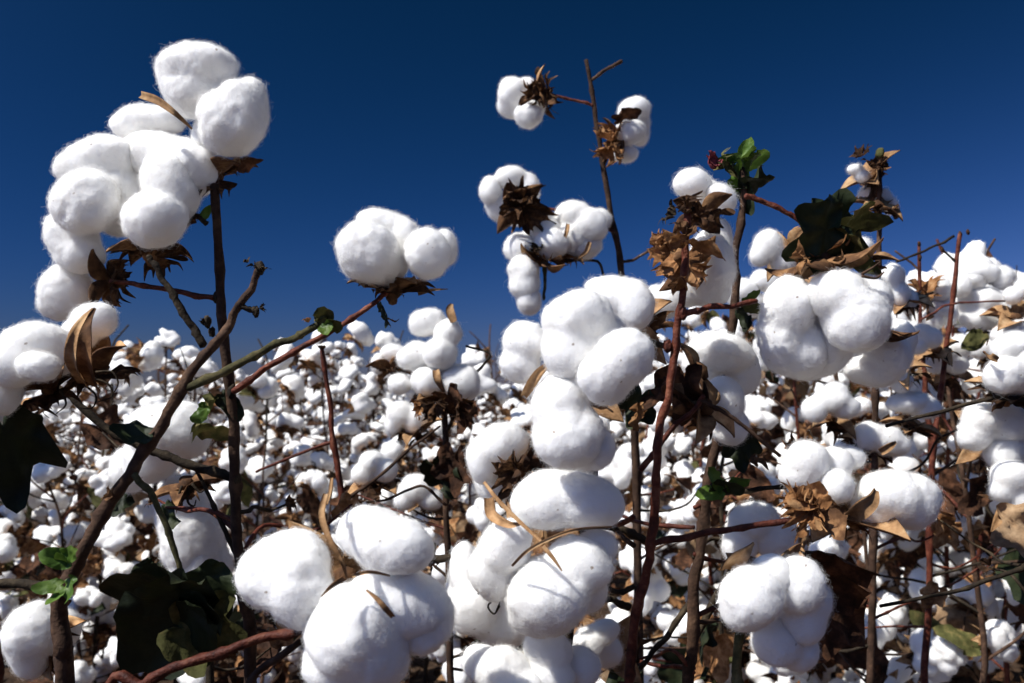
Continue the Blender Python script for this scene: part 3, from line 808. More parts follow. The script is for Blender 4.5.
boll(J, dJ + 0.09, (704, 408, dJ + 0.05), [(722, 352, 36, 22, -12, 0.0), (700, 362, 22, 26, 10, 0.01), (744, 372, 18, 26, 0, 0.01), (724, 400, 22, 27, 10, -0.012), (730, 428, 22, 20, 0, -0.008)], axis=(0.3, 0.3, -0.4), bur=0.024, bracts=3, bl=0.022)
o = boll(J, dJ + 0.06, (698, 372, dJ + 0.06), [], axis=(0.8, 0.5, -0.5), n=2, bur=0.022, bracts=0, dens=0)
leaf(J, 682, 384, dJ + 0.05, 52, -85, M_LEAF_DRY, 10, 40, 3, 0.6, 0.25); leaf(J, 664, 384, dJ + 0.03, 36, -110, M_LEAF_DRY, 10, 60, 1, 0.9, 0.35)
leaf(J, 640, 400, dJ + 0.04, 40, -110, M_LEAF_DARK, 10, 30, 3, 0.6, 0.25); leaf(J, 640, 408, dJ + 0.03, 24, -80, M_BRACTO, 0, 76, 1, 0.9, 0.4)
boll(J, dJ + 0.02, (838, 512, dJ + 0.03), [(806, 462, 26, 25, 0, 0.0), (800, 476, 22, 18, 0, 0.0), (832, 466, 24, 22, 0, 0.008), (836, 486, 20, 20, 10, -0.008), (844, 458, 24, 16, 0, 0.016), (892, 494, 36, 28, 0, 0.0), (910, 500, 30, 32, 20, 0.004), (880, 512, 30, 18, -15, 0.004)],
     axis=(0, 0.8, -0.5), bur=0.036, bracts=3, bm=M_BRACTO, spread=62, seams=[([(852, 516, dJ - 0.01), (862, 508, dJ - 0.016), (872, 500, dJ - 0.016), (876, 490, dJ - 0.012)], 22, 10)])
tuft(J, 816, 506, dJ + 0.002, 40, (-0.9, -0.1, -0.5), M_BRACTO, 6, teeth=9); leaf(J, 820, 498, dJ, 40, 190, M_BRACTO, 0, 30, 1, 0.8, 0.3); leaf(J, 826, 508, dJ, 36, -60, M_CARP_OUT, -20, 30, 1, 0.8, 0.2)
stem(J, [(640, 470), (662, 442), (690, 412), (704, 396)], dJ + 0.03, 0.0018, 0.0014, M_BARKR, 'branch')
stem(J, [(700, 400), (730, 416), (756, 436), (780, 456)], dJ + 0.03, 0.0012, 0.0010, M_BARK, 'branch')

# --- the stem with green leaves
K = plant(692, 0.56, 'cotton plant with a green leafy top shoot and a heavy drooping boll', 740)
dK = 0.56
stem(K, [(690, 740), (692, 640), (698, 560), (708, 480), (722, 400), (732, 310), (738, 240), (744, 192), (742, 168)], dK, 0.0036, 0.0020, M_BARK, ground=True, sides=12)
for (px, py, s, an, ro, pi, lo, mm) in ((742, 172, 34, 78, 40, 0, 1, M_LEAF_GREEN), (744, 166, 40, 40, 65, 20, 1, M_LEAF_GREEN), (748, 182, 40, 20, 60, 20, 3, M_LEAF_DARK), (740, 178, 34, 120, 50, 20, 3, M_LEAF_DARK), (736, 184, 34, 215, -30, 0, 1, M_LEAF_GREEN), (740, 176, 34, 165, 30, -20, 1, M_LEAF_OLIVE), (744, 190, 34, -70, 40, 0, 1, M_LEAF_DARK), (742, 158, 26, 62, -30, 0, 1, M_LEAF_GREEN), (722, 162, 24, 20, 30, -30, 1, M_LEAF_GREEN)):
    leaf(K, px, py, dK, s * 0.86, an, mm, pi, ro, lo, 0.5, 0.14, 0.8)
tuft(K, 726, 168, dK, 24, (-0.8, 0.6, -0.2), M_LEAF_OLIVE, 3); knot(K, 713, 161, dK, 0.0046, M_PINK, 'bud')
for i in range(3): leaf(K, 714 + i * 3, 164, dK - 0.003, 14, 130 + i * 30, M_PINK, 0, 30, 1, 1.0, 0.2)
stem(K, [(745, 196), (760, 200), (780, 208), (800, 221), (822, 250), (826, 264)], dK - 0.02, 0.0018, 0.0014, M_BARKR, 'branch')
boll(K, dK - 0.08, (822, 262, dK - 0.075), [(790, 306, 29, 33, 10, 0.0), (780, 336, 25, 36, 5, 0.004), (800, 348, 34, 32, 0, 0.008), (838, 296, 33, 30, -20, -0.010), (858, 320, 37, 38, -25, -0.012), (868, 300, 30, 28, -30, -0.002), (826, 340, 30, 40, 0, 0.012), (806, 364, 24, 20, 0, 0.016)],
     axis=(0.05, -1, -0.1), bur=0.030, bracts=3, bm=M_BRACTO, bl=0.022, spread=68)
boll(K, dK - 0.03, (872, 330, dK - 0.04), [(884, 356, 28, 30, -10, 0.0), (866, 372, 26, 16, -10, -0.002), (898, 340, 20, 22, 0, 0.006)], axis=(0.2, -1, 0.2), bur=0.026, bracts=2)
leaf(K, 826, 230, dK - 0.08, 68, 208, M_LEAF_DARK, 0, -20, 3, 0.4, 0.2, 0.9); leaf(K, 832, 228, dK - 0.06, 50, 76, M_LEAF_DARK, 10, 26, 3, 0.4, 0.2, 1.0)
leaf(K, 848, 230, dK - 0.06, 50, 20, M_LEAF_OLIVE, 10, 40, 3, 0.5, 0.2, 1.0); leaf(K, 836, 240, dK - 0.074, 56, -34, M_LEAF_OLIVE, -10, 62, 1, 0.4, 0.16, 0.8)
tuft(K, 806, 258, dK - 0.09, 22, (-0.7, -0.3, -0.5), M_BRACTO, 3); tuft(K, 832, 262, dK - 0.09, 20, (0.6, -0.4, -0.6), M_BRACT, 2)
for pts in ([(862, 274), (872, 268), (880, 262)], [(862, 276), (876, 278), (884, 272)]):
    g = G(); tube(g, line3(pts, dK - 0.1), 0.0009, 0.0004, sides=5, seed=sd()); mkg('bract', g, [M_BARK], K, P(*pts[0], dK - 0.1))
for (px, py, s, an, mm) in ((746, 300, 18, 40, M_LEAF_GREEN), (744, 306, 20, 0, M_LEAF_OLIVE), (740, 312, 18, -60, M_LEAF_DARK), (748, 318, 16, -100, M_LEAF_DARK)):
    leaf(K, px, py, dK - 0.03, s, an, mm, 0, 40, 1, 0.5, 0.15)
for (px, py, s, an, mm) in ((718, 492, 26, 190, M_LEAF_GREEN), (720, 486, 24, 130, M_LEAF_GREEN), (716, 486, 30, 0, M_LEAF_DARK), (730, 486, 22, 30, M_LEAF_GREEN)):
    leaf(K, px, py, dK - 0.02, s, an, mm, 0, 30, 1, 0.5, 0.15)
stem(K, [(706, 490), (740, 492), (790, 486)], dK, 0.0018, 0.0014, M_BARKD, 'branch')
stem(K, [(694, 640), (720, 590), (740, 545), (748, 520)], dK + 0.02, 0.0024, 0.0014, M_BARKD, 'branch')
stem(K, [(692, 600), (664, 640), (640, 668)], dK + 0.02, 0.0022, 0.0016, M_BARKD, 'branch')
leaf(K, 740, 440, dK, 36, -80, M_LEAF_DARK, 10, 20, 3, 0.5, 0.2)
boll(K, dK + 0.06, (790, 252, dK + 0.07), [(768, 246, 16, 18), (760, 256, 12, 12), (784, 262, 14, 14)], axis=(-0.8, 0.1, -0.3), bur=0.028, bracts=3, bm=M_BRACTO)

# --- boll at lower right
Pp = plant(738, 0.46, 'lower right cotton plant, its boll showing one pale pointed husk on top', 740)
dP = 0.43
stem(Pp, [(738, 740), (739, 690), (738, 650), (752, 600), (766, 590)], dP + 0.045, 0.0028, 0.0022, M_BARKG, ground=True)
boll(Pp, dP, (768, 588, dP + 0.035), [(752, 598, 35, 33, 10, -0.012), (746, 612, 28, 24, 0, -0.010), (772, 580, 26, 26, 0, 0.0), (796, 584, 32, 34, -25, 0.0), (812, 604, 22, 28, -20, 0.006), (776, 640, 28, 30, 10, 0.010), (796, 650, 24, 24, 0, 0.016), (800, 620, 28, 28, 0, 0.008)],
     axis=(0.1, 0.2, -1), bur=0.03, bracts=2, seams=[([(729, 570, dP + 0.004), (736, 560, dP - 0.002), (746, 552, dP - 0.004), (754, 543, dP + 0.004)], 26, 4)])
boll(Pp, dP + 0.12, (770, 560, dP + 0.16), [(752, 522, 26, 22), (776, 540, 24, 22), (738, 546, 20, 22), (760, 516, 22, 16)], axis=(-0.2, 0.2, -1), bur=0.03, bracts=3)
leaf(Pp, 806, 570, dP + 0.2, 90, -20, M_LEAF_DRY, 20, 40, 3, 0.4, 0.15); leaf(Pp, 818, 600, dP + 0.22, 90, -40, M_LEAF_DRY, 20, -20, 3, 0.4, 0.15)

# --- bare forked stem against the sky
T = plant(634, 0.98, 'thin bare-topped cotton plant rising into the sky with small bolls turned away', 700)
dT = 0.98
stem(T, [(640, 700), (636, 500), (632, 360), (622, 272), (610, 210), (602, 160), (594, 104), (586, 60)], dT, 0.0046, 0.0022, M_BARK, ground=True, sides=10)
stem(T, [(592, 80), (606, 70), (622, 61)], dT, 0.0018, 0.0020, M_BARK, 'branch')
stem(T, [(593, 106), (580, 101), (562, 97), (544, 92)], dT, 0.0018, 0.0014, M_BARKR, 'branch')
stem(T, [(603, 168), (607, 154), (613, 144)], dT, 0.0018, 0.0016, M_BARKR, 'branch')
stem(T, [(622, 262), (634, 260), (650, 250)], dT, 0.0018, 0.0014, M_BARK, 'branch')
boll(T, dT, (544, 93, dT), [(514, 92, 17, 17, 10, 0.0), (514, 106, 17, 15, 0, 0.01), (528, 116, 15, 15, 0, -0.014), (526, 92, 15, 17, 0, 0.012), (534, 106, 13, 16, 0, 0.0)], axis=(-1, -0.25, 0.25), n=4, bur=0.030, bracts=4, spread=72, sub=4, bl=0.034)
tuft(T, 540, 94, dT - 0.02, 26, (-0.5, -0.2, -0.7), M_BRACT, 4)
boll(T, dT, (612, 142, dT), [(634, 110, 17, 14, 10, 0.0), (630, 132, 17, 15, 10, -0.006), (626, 154, 13, 10, 0, 0.0), (638, 124, 13, 18, 0, 0.014), (640, 134, 11, 14, 0, 0.01)], axis=(0.8, 0.25, 0.2), n=4, bur=0.032, bracts=3, bm=M_BRACTO, spread=70, sub=4, bl=0.034)
tuft(T, 612, 142, dT - 0.01, 30, (-0.2, 0.9, -0.4), M_BRACTO, 3); tuft(T, 612, 146, dT - 0.01, 24, (-0.4, -0.5, -0.4), M_BRACTO, 3); leaf(T, 618, 118, dT - 0.02, 24, 30, M_LEAF_DRY, 0, 40, 1, 0.9, 0.2)
stem(T, [(614, 232), (580, 216), (556, 210), (530, 206)], dT - 0.01, 0.0018, 0.0016, M_BARKR, 'branch')
boll(T, dT + 0.01, (520, 205, dT - 0.03), [(490, 190, 12, 15, 0, 0.0), (510, 178, 18, 13, 0, 0.006), (528, 190, 14, 18, 0, 0.01), (514, 214, 16, 14, 0, 0.004), (500, 206, 16, 16, 0, 0.01)], axis=(-0.35, 0.2, 0.9), n=4, bur=0.036, bracts=6, spread=78, sub=4, bl=0.040)
tuft(T, 520, 204, dT - 0.032, 28, (-0.2, 0.3, -0.8), M_BRACT, 6)
boll(T, dT - 0.01, (562, 256, dT), [(520, 248, 18, 16, 0, 0.0), (544, 228, 20, 15, 10, 0.0), (553, 244, 20, 17, 0, -0.014), (572, 214, 20, 15, 10, 0.0), (590, 226, 21, 19, 0, -0.004), (572, 238, 20, 20, 0, 0.0), (584, 246, 20, 16, 0, 0.004), (600, 220, 13, 13, 0, 0.006), (534, 242, 17, 15, 0, 0.01)],
     axis=(0, 1, -0.3), bur=0.032, bracts=4, spread=75, sub=4, seams=[([(568, 224, dT - 0.03), (566, 234, dT - 0.035), (560, 248, dT - 0.03)], 5, 3), ([(590, 242, dT - 0.03), (586, 252, dT - 0.03), (578, 258, dT - 0.03)], 6, 3)])
boll(T, dT - 0.02, (542, 262, dT - 0.02), [(524, 270, 16, 17, 0, 0.0), (526, 284, 17, 19, 0, 0.0), (529, 300, 15, 17, 5, 0.0)], axis=(-0.4, -0.8, 0), n=3, bur=0.032, bracts=4, sub=4)
tuft(T, 538, 252, dT - 0.03, 16, (0, 0.8, -0.5), M_BARKD, 5); stem(T, [(560, 262), (580, 260), (598, 262), (604, 276)], dT, 0.0018, 0.0014, M_BARKD, 'branch'); stem(T, [(543, 258), (544, 280), (544, 300)], dT - 0.02, 0.0026, 0.0014, M_BARKG, 'branch')

# --- middle cluster left of the central boll
U = plant(455, 0.86, 'cotton plant with a stacked pile of locks just left of the central boll')
dU = 0.85
stem(U, [(452, 720), (450, 600), (446, 500), (444, 420), (440, 396)], dU + 0.02, 0.0036, 0.0026, M_BARK, ground=True)
boll(U, dU, (440, 398, dU + 0.0), [(426, 322, 21, 16, 12, 0.01), (448, 332, 17, 16, 0, -0.004), (440, 354, 20, 18, 0, -0.01), (416, 356, 20, 17, 15, 0.0), (400, 384, 14, 13, 0, 0.0), (426, 382, 17, 16, 0, -0.010), (462, 382, 22, 20, 0, -0.006), (440, 376, 20, 16, 0, 0.006)],
     axis=(0, 1, -0.3), bur=0.034, bracts=5, spread=66, sub=4, bl=0.034, seams=[([(436, 370, dU - 0.03), (438, 380, dU - 0.036), (444, 392, dU - 0.03)], 9, 5), ([(452, 304, dU - 0.004), (450, 310, dU - 0.01), (454, 322, dU - 0.016)], 4, 12)])
tuft(U, 436, 402, dU - 0.03, 26, (-0.2, -0.6, -1), M_BRACT, 4); tuft(U, 458, 404, dU - 0.03, 26, (0.8, -0.3, -0.6), M_BRACT, 3); tuft(U, 424, 404, dU - 0.02, 22, (-0.8, -0.3, -0.6), M_BRACTO, 3); leaf(U, 452, 398, dU - 0.03, 40, -60, M_LEAF_DRY, 10, 40, 3, 0.6, 0.25)
stem(U, [(448, 430), (470, 380), (490, 356), (466, 346)], dU, 0.0016, 0.0011, M_BARKD, 'branch')
boll(U, dU + 0.06, (392, 368, dU + 0.05), [(378, 364, 9, 13), (392, 352, 14, 9), (402, 360, 10, 12)], axis=(-0.2, 0.8, 0.3), n=4, bur=0.03, bracts=4, sub=4)
boll(U, dU + 0.05, (416, 432, dU + 0.05), [(400, 414, 16, 16), (416, 420, 14, 16), (392, 426, 10, 12)], axis=(-0.3, 0.8, -0.2), bur=0.03, bracts=3, sub=4)
boll(U, dU + 0.03, (428, 496, dU + 0.05), [(416, 488, 18, 16), (432, 500, 14, 12), (404, 500, 12, 12)], axis=(-0.4, 0.4, -0.6), bur=0.03, bracts=4, sub=4)
leaf(U, 456, 460, dU - 0.02, 46, -90, M_LEAF_DRY, 10, 20, 3, 0.5, 0.2); leaf(U, 440, 468, dU - 0.01, 40, -60, M_LEAF_DARK, 10, 30, 3, 0.5, 0.2)
stem(U, [(446, 505), (420, 486), (384, 500), (350, 500)], dU - 0.05, 0.0014, 0.0010, M_BARK, 'branch')
S = plant(344, 0.75, 'thin reddish bare cotton stem standing left of the centre among far bolls', 560)
stem(S, [(352, 620), (346, 520), (338, 470), (330, 410), (322, 348)], 0.75, 0.0034, 0.0018, M_BARKR, ground=True)
stem(S, [(336, 440), (310, 450), (280, 462), (256, 472)], 0.75, 0.0016, 0.0010, M_BARKR, 'branch'); stem(S, [(346, 500), (380, 476), (410, 450), (440, 426)], 0.75, 0.0018, 0.0010, M_BARK, 'branch')
boll(S, 0.78, (378, 482, 0.79), [(372, 462, 16, 14), (386, 470, 14, 14), (362, 474, 14, 12)], axis=(0, 0.9, -0.3), bur=0.03, bracts=3, sub=4)
tuft(S, 322, 350, 0.75, 10, (0, 1, 0), M_BRACT, 3)

# --- right hand group
W = plant(938, 0.95, 'cotton plant at right with two bare red twigs standing above a bank of white bolls', 700)
dW = 0.95
stem(W, [(925, 720), (930, 560), (932, 460), (941, 400), (948, 340), (954, 290), (960, 234)], dW, 0.0034, 0.0022, M_BARKR, ground=True)
stem(W, [(932, 460), (926, 400), (921, 330), (919, 242)], dW + 0.03, 0.0034, 0.0018, M_BARKR, 'branch')
stem(W, [(954, 236), (936, 246), (912, 256), (896, 262)], dW, 0.0016, 0.0012, M_BARKD, 'branch'); stem(W, [(958, 264), (950, 256), (942, 249)], dW, 0.0014, 0.0012, M_BARKD, 'branch')
stem(W, [(920, 320), (945, 306), (965, 303), (1005, 301)], dW - 0.02, 0.0013, 0.0010, M_BARKR, 'branch')
for q in ((960, 234), (919, 244), (968, 232), (942, 249), (920, 258)): knot(W, q[0], q[1], dW, 0.0026, M_BRACT, 'withered_bud')
boll(W, dW + 0.04, (924, 300, dW + 0.05), [(940, 290, 13, 13), (936, 312, 12, 14), (930, 322, 14, 12), (950, 312, 9, 16)], axis=(0.6, 0.3, -0.3), bur=0.036, bracts=4, bm=M_BRACTO, sub=4)
tuft(W, 926, 294, dW + 0.03, 26, (-0.2, 0.9, -0.5), M_BRACTO, 4)
boll(W, dW + 0.06, (984, 326, dW + 0.07), [(980, 272, 21, 12, -5, 0), (1003, 278, 13, 13, 0, 0), (961, 286, 11, 13, 0, -0.01), (984, 300, 20, 16, 0, 0.0), (978, 318, 20, 14, 0, 0.0), (1000, 314, 16, 20, 0, 0.0), (966, 304, 14, 16, 0, 0.01)], axis=(0, 0.9, -0.4), bur=0.034, bracts=4, sub=4)
boll(W, dW - 0.05, (906, 300, dW - 0.05), [(892, 276, 14, 15), (898, 296, 13, 16), (910, 302, 9, 14), (888, 296, 12, 12)], axis=(-0.2, 0.9, -0.3), bur=0.03, bracts=3, sub=4)
boll(W, dW + 0.02, (1016, 318, dW + 0.02), [(1008, 336, 20, 14), (1020, 330, 14, 14), (1012, 296, 10, 10), (1026, 288, 12, 12)], axis=(0, 0.6, -0.5), bur=0.04, bracts=5, bm=M_BRACTO, sub=4)
boll(W, dW + 0.03, (950, 372, dW + 0.05), [(944, 352, 16, 14), (960, 346, 13, 14), (934, 364, 13, 12), (956, 364, 14, 12)], axis=(0, 0.7, -0.6), bur=0.03, bracts=4, sub=4)
boll(W, dW - 0.1, (912, 426, dW - 0.08), [(908, 402, 26, 12, 5, 0), (926, 408, 18, 12, 0, 0)], axis=(0.1, 0.9, -0.2), bur=0.03, bracts=4, sub=4)
boll(W, dW - 0.02, (936, 350, dW), [(916, 346, 12, 10), (930, 338, 14, 12), (922, 332, 12, 10)], axis=(-0.3, 0.8, -0.4), bur=0.03, bracts=3, sub=4)
leaf(W, 980, 336, dW, 26, -140, M_LEAF_OLIVE, 0, 30, 1, 0.5, 0.2)

X = plant(1040, 0.62, 'cotton plant at the right edge with a plump boll on a thin branch', 700)
stem(X, [(1060, 720), (1050, 560), (1046, 450), (1040, 400), (1024, 396)], 0.64, 0.0038, 0.0026, M_BARKD, ground=True)
stem(X, [(1036, 402), (1010, 398), (985, 400), (940, 412), (886, 426)], 0.62, 0.0019, 0.0012, M_BARKD, 'branch')
boll(X, 0.62, (1010, 394, 0.635), [(1004, 374, 22, 21, 0, -0.006), (1012, 346, 24, 15, 10, 0), (1026, 362, 22, 26, 0, 0.0), (1020, 380, 20, 18, 0, 0.0)], axis=(0.1, 0.9, -0.4), bur=0.028, bracts=4, seams=[([(984, 352, 0.61), (990, 356, 0.60), (998, 360, 0.60)], 4, 9)])
boll(X, 0.66, (990, 440, 0.69), [(985, 420, 26, 20), (1006, 424, 24, 24), (974, 436, 18, 18), (1004, 452, 22, 20)], axis=(-0.2, 0.4, -0.8), bur=0.03, bracts=4, seams=[([(996, 426), (1000, 436), (998, 446)], 8, 4)])
boll(X, 0.64, (1020, 500, 0.67), [(1012, 476, 22, 18), (1024, 500, 20, 20), (1002, 490, 14, 14)], axis=(-0.2, 0.4, -0.8), bur=0.03, bracts=3)
leaf(X, 1030, 530, 0.6, 46, 205, M_LEAF_TAN, 15, 30, 3, 0.7, 0.4, 1.1)
stem(X, [(1046, 560), (1000, 576), (960, 590), (880, 606)], 0.62, 0.0018, 0.0012, M_BARKD, 'branch')

Y = plant(878, 0.84, 'cotton plant behind the dark upper right leaves with a tiny half-opened top boll', 720)
dY = 0.84
stem(Y, [(872, 720), (874, 560), (875, 440), (876, 340), (878, 240), (880, 190), (880, 156)], dY, 0.0034, 0.0020, M_BARK, ground=True)
boll(Y, dY, (872, 176, dY + 0.01), [(855, 169, 9, 6, 0, 0), (862, 176, 8, 7, 0, 0.0)], axis=(-0.7, 0.5, -0.3), bur=0.030, bracts=4, sub=4, spread=50)
tuft(Y, 872, 168, dY - 0.01, 20, (0.4, 0.8, -0.4), M_BRACT, 5); tuft(Y, 862, 156, dY - 0.01, 16, (-0.6, 0.6, -0.3), M_BRACT, 4); knot(Y, 880, 154, dY, 0.0052, M_LEAF_OLIVE, 'bud'); knot(Y, 886, 166, dY, 0.0036, M_BARKD, 'withered_bud')
boll(Y, dY + 0.02, (878, 206, dY + 0.0), [(870, 194, 12, 9), (884, 198, 9, 11), (890, 206, 8, 10)], axis=(0, 0.8, -0.3), bur=0.026, bracts=3, sub=4)
boll(Y, dY - 0.08, (860, 262, dY - 0.06), [(830, 252, 14, 12), (862, 248, 12, 12), (846, 260, 14, 12)], axis=(-0.2, 0.9, -0.2), bur=0.03, bracts=3, sub=4)
boll(Y, dY + 0.04, (800, 300, dY + 0.05), [(744, 290, 16, 14), (766, 280, 18, 13), (752, 304, 14, 14), (736, 296, 10, 12)], axis=(-0.8, 0.4, -0.3), bur=0.03, bracts=3, sub=4)
boll(Y, dY, (898, 372, dY + 0.01), [(884, 372, 18, 14), (902, 382, 12, 12)], axis=(-0.3, 0.8, -0.2), bur=0.03, bracts=4, sub=4)
boll(Y, dY, (866, 446, dY + 0.02), [(885, 440, 18, 16), (868, 436, 16, 16), (898, 446, 14, 12)], axis=(0.2, 0.8, -0.3), bur=0.032, bracts=4, sub=4, seams=[([(880, 452, dY - 0.03), (890, 446, dY - 0.034), (896, 442, dY - 0.03)], 10, 4)])
boll(Y, dY - 0.02, (830, 418, dY + 0.01), [(832, 400, 20, 14), (846, 408, 16, 12), (814, 410, 14, 14), (836, 390, 12, 10)], axis=(0, 0.8, -0.4), bur=0.03, bracts=4, sub=4)

# dry twigs and hanging dead leaves low on the near plants
tr = np.random.default_rng(8)
for pl, x0, d0, n in ((A, 238, dA, 5), (K, 694, dK, 8), (W, 930, dW, 8), (X, 1048, 0.64, 6), (U, 450, dU + 0.02, 7), (T, 637, dT, 7), (Y, 873, dY, 8), (S, 348, 0.75, 4), (E, 206, dE + 0.03, 4), (J, 634, dJ, 3)):
    for q in range(n):
        py = tr.uniform(460, 680); sgn = tr.choice((-1, 1)); L = tr.uniform(45, 130)
        pts = [(x0, py, d0)]
        for k_ in range(3):
            pts.append((pts[-1][0] + sgn * L / 3 * tr.uniform(0.6, 1.3), pts[-1][1] - L / 3 * tr.uniform(-0.25, 0.95), pts[-1][2] + tr.uniform(0.0, 0.05)))
        stem(pl, pts, d0, 0.0016, 0.0008, (M_BARK, M_BARKD, M_BARKR)[int(tr.integers(0, 3))], 'branch', sides=7)
        e = pts[-1]
        if tr.random() < 0.7:
            leaf(pl, e[0], e[1], e[2], tr.uniform(22, 52), tr.uniform(-150, -30), (M_LEAF_DRY, M_LEAF_DRY, M_BRACTO, M_LEAF_DARK)[int(tr.integers(0, 4))], tr.uniform(-30, 30), tr.uniform(-60, 60), int(tr.choice((1, 3))), 0.6, 0.3)
        else:
            tuft(pl, e[0], e[1], e[2], tr.uniform(14, 26), (sgn, 0.4, -0.3), M_BRACT, 3)


# ------------------------------------------------------------------ the field behind: generic bolls and plants
def ball_lint(seed, sub):
    """a whole opened boll: four or five locks swollen into each other, one surface"""
    U, F = ico(sub)
    rg = np.random.default_rng(seed)
    n = int(rg.integers(4, 6)); C = []; RR = []
    for k in range(n):
        a = 2 * math.pi * k / n + rg.uniform(-.35, .35); t = rg.uniform(0.75, 1.25); q = rg.uniform(0.021, 0.029)
        C.append(np.array((math.sin(t) * math.cos(a), math.sin(t) * math.sin(a), math.cos(t) * 0.9)) * q); RR.append(rg.uniform(0.017, 0.0235))
    if rg.random() < 0.5:
        C.append(np.array((0, 0, 0.022)) + rg.normal(size=3) * 0.004); RR.append(0.019)
    k = int(rg.integers(0, n)); C.append(C[k] * 1.45 + rg.normal(size=3) * 0.004); RR.append(0.014)
    C.append(np.zeros(3)); RR.append(0.012)
    r = star(U, C, RR, 0.0012) - 0.0004
    o = rg.uniform(0, 50, 3)
    r = r * (1 + 0.06 * vnoise(U * 3 + o, 1) + 0.055 * vnoise(U * 7 + o, 2)) + 0.0009 * vnoise(U * 15 + o, 3) + 0.0005 * vnoise(U * 31 + o, 4)
    return U * r[:, None] + np.array((0, 0, 0.012)), F
def bur_geo(seed, low=False):
    g = G(); rg = np.random.default_rng(seed)
    if not low:
        tube(g, [(0, 0, -0.012), (0, 0, -0.004), (0, 0, 0.003)], 0.002, 0.006, sides=7, seg=3, rough=0.2, seed=seed)
    n = int(rg.integers(4, 6))
    for k in range(n):
        a = 2 * math.pi * k / n + rg.uniform(-.2, .2); t = rg.uniform(1.15, 1.6)
        rad = np.array((math.cos(a), math.sin(a), 0)); A = np.array((0, 0, 1.0))
        carpel_geo(g, rad * 0.003, A * math.cos(t) + rad * math.sin(t), A * math.sin(t) - rad * math.cos(t), rg.uniform(0.034, 0.048), 0.024, rg.uniform(0.5, 1.3), nu=4 if low else 7, nv=3 if low else 5, seed=seed + k)
    for k in range(3):
        a = 2 * math.pi * k / 3 + rg.uniform(-.5, .5); t = rg.uniform(1.2, 2.1)
        rad = np.array((math.cos(a), math.sin(a), 0)); A = np.array((0, 0, 1.0))
        bract_geo(g, A * -0.004, A * math.cos(t) + rad * math.sin(t), A, rg.uniform(0.026, 0.04), seed * 7 + k, teeth=3 if low else 5, mi=2)
    return g
NB = 6
LINT_HI = [ball_lint(500 + i, 4) for i in range(NB)]
LINT_LO = [ball_lint(500 + i, 3) for i in range(NB)]
LINT_XLO = [ball_lint(500 + i, 2) for i in range(NB)]
BUR_HI = [bur_geo(40 + i) for i in range(NB)]
BUR_LO = [bur_geo(40 + i, True) for i in range(3)]
ME_LINT = [mesh_from('cotton_boll', V, F, [M_LINT_NEAR]) for V, F in LINT_HI]
def fuzz_data(me, seed):
    V = np.zeros(len(me.vertices) * 3, np.float32); N = V.copy()
    me.vertices.foreach_get('co', V); me.vertices.foreach_get('normal', N)
    o = fuzz(None, np.zeros(3), [(V.reshape(-1, 3).astype(float), N.reshape(-1, 3).astype(float), 26000)], seed, 1.0, 1.3)
    hc = o.data; bpy.data.objects.remove(o)
    return hc
ME_FUZZ = [fuzz_data(m_, 60 + i) for i, m_ in enumerate(ME_LINT)]
ME_BUR = [mesh_from('bur', g.verts(), g.F, [M_CARP_OUT, M_CARP_IN, (M_BRACT, M_BRACTO)[i % 2]], g.M) for i, g in enumerate(BUR_HI)]
ME_BURO = ME_BUR
def _one(i):
    V, F = LINT_LO[i]; g = G(); g.add(V, F, 0)
    b = BUR_LO[i % 3]; k = g.n
    g.V += b.V; g.n += b.n; g.F += [[q + k for q in f] for f in b.F]; g.M += [m + 1 for m in b.M]
    return g
BOTH = [_one(i) for i in range(NB)]
ME_BOTH = [mesh_from('cotton_boll', g.verts(), g.F, [M_LINT, M_CARP_OUT, M_CARP_IN, (M_BRACT, M_BRACTO)[i % 2]], g.M) for i, g in enumerate(BOTH)]
ME_LEAF = []
for i in range(8):
    g = G(); leaf_geo(g, (0, 0, 0), (0, 1, 0), (0, 0, 1), 0.07, 70 + i, 3 if i % 2 else 1, 0.5, 0.28 if i < 6 else 0.12, rings=5, sect=30, fold=0.3 * (i % 3))
    ME_LEAF.append(mesh_from('leaf', g.verts(), g.F, [[M_LEAF_DRY, M_BRACTO, M_BRACTO, M_LEAF_DRY, M_LEAF_DRY, M_LEAF_TAN, M_LEAF_OLIVE, M_LEAF_DARK][i]]))

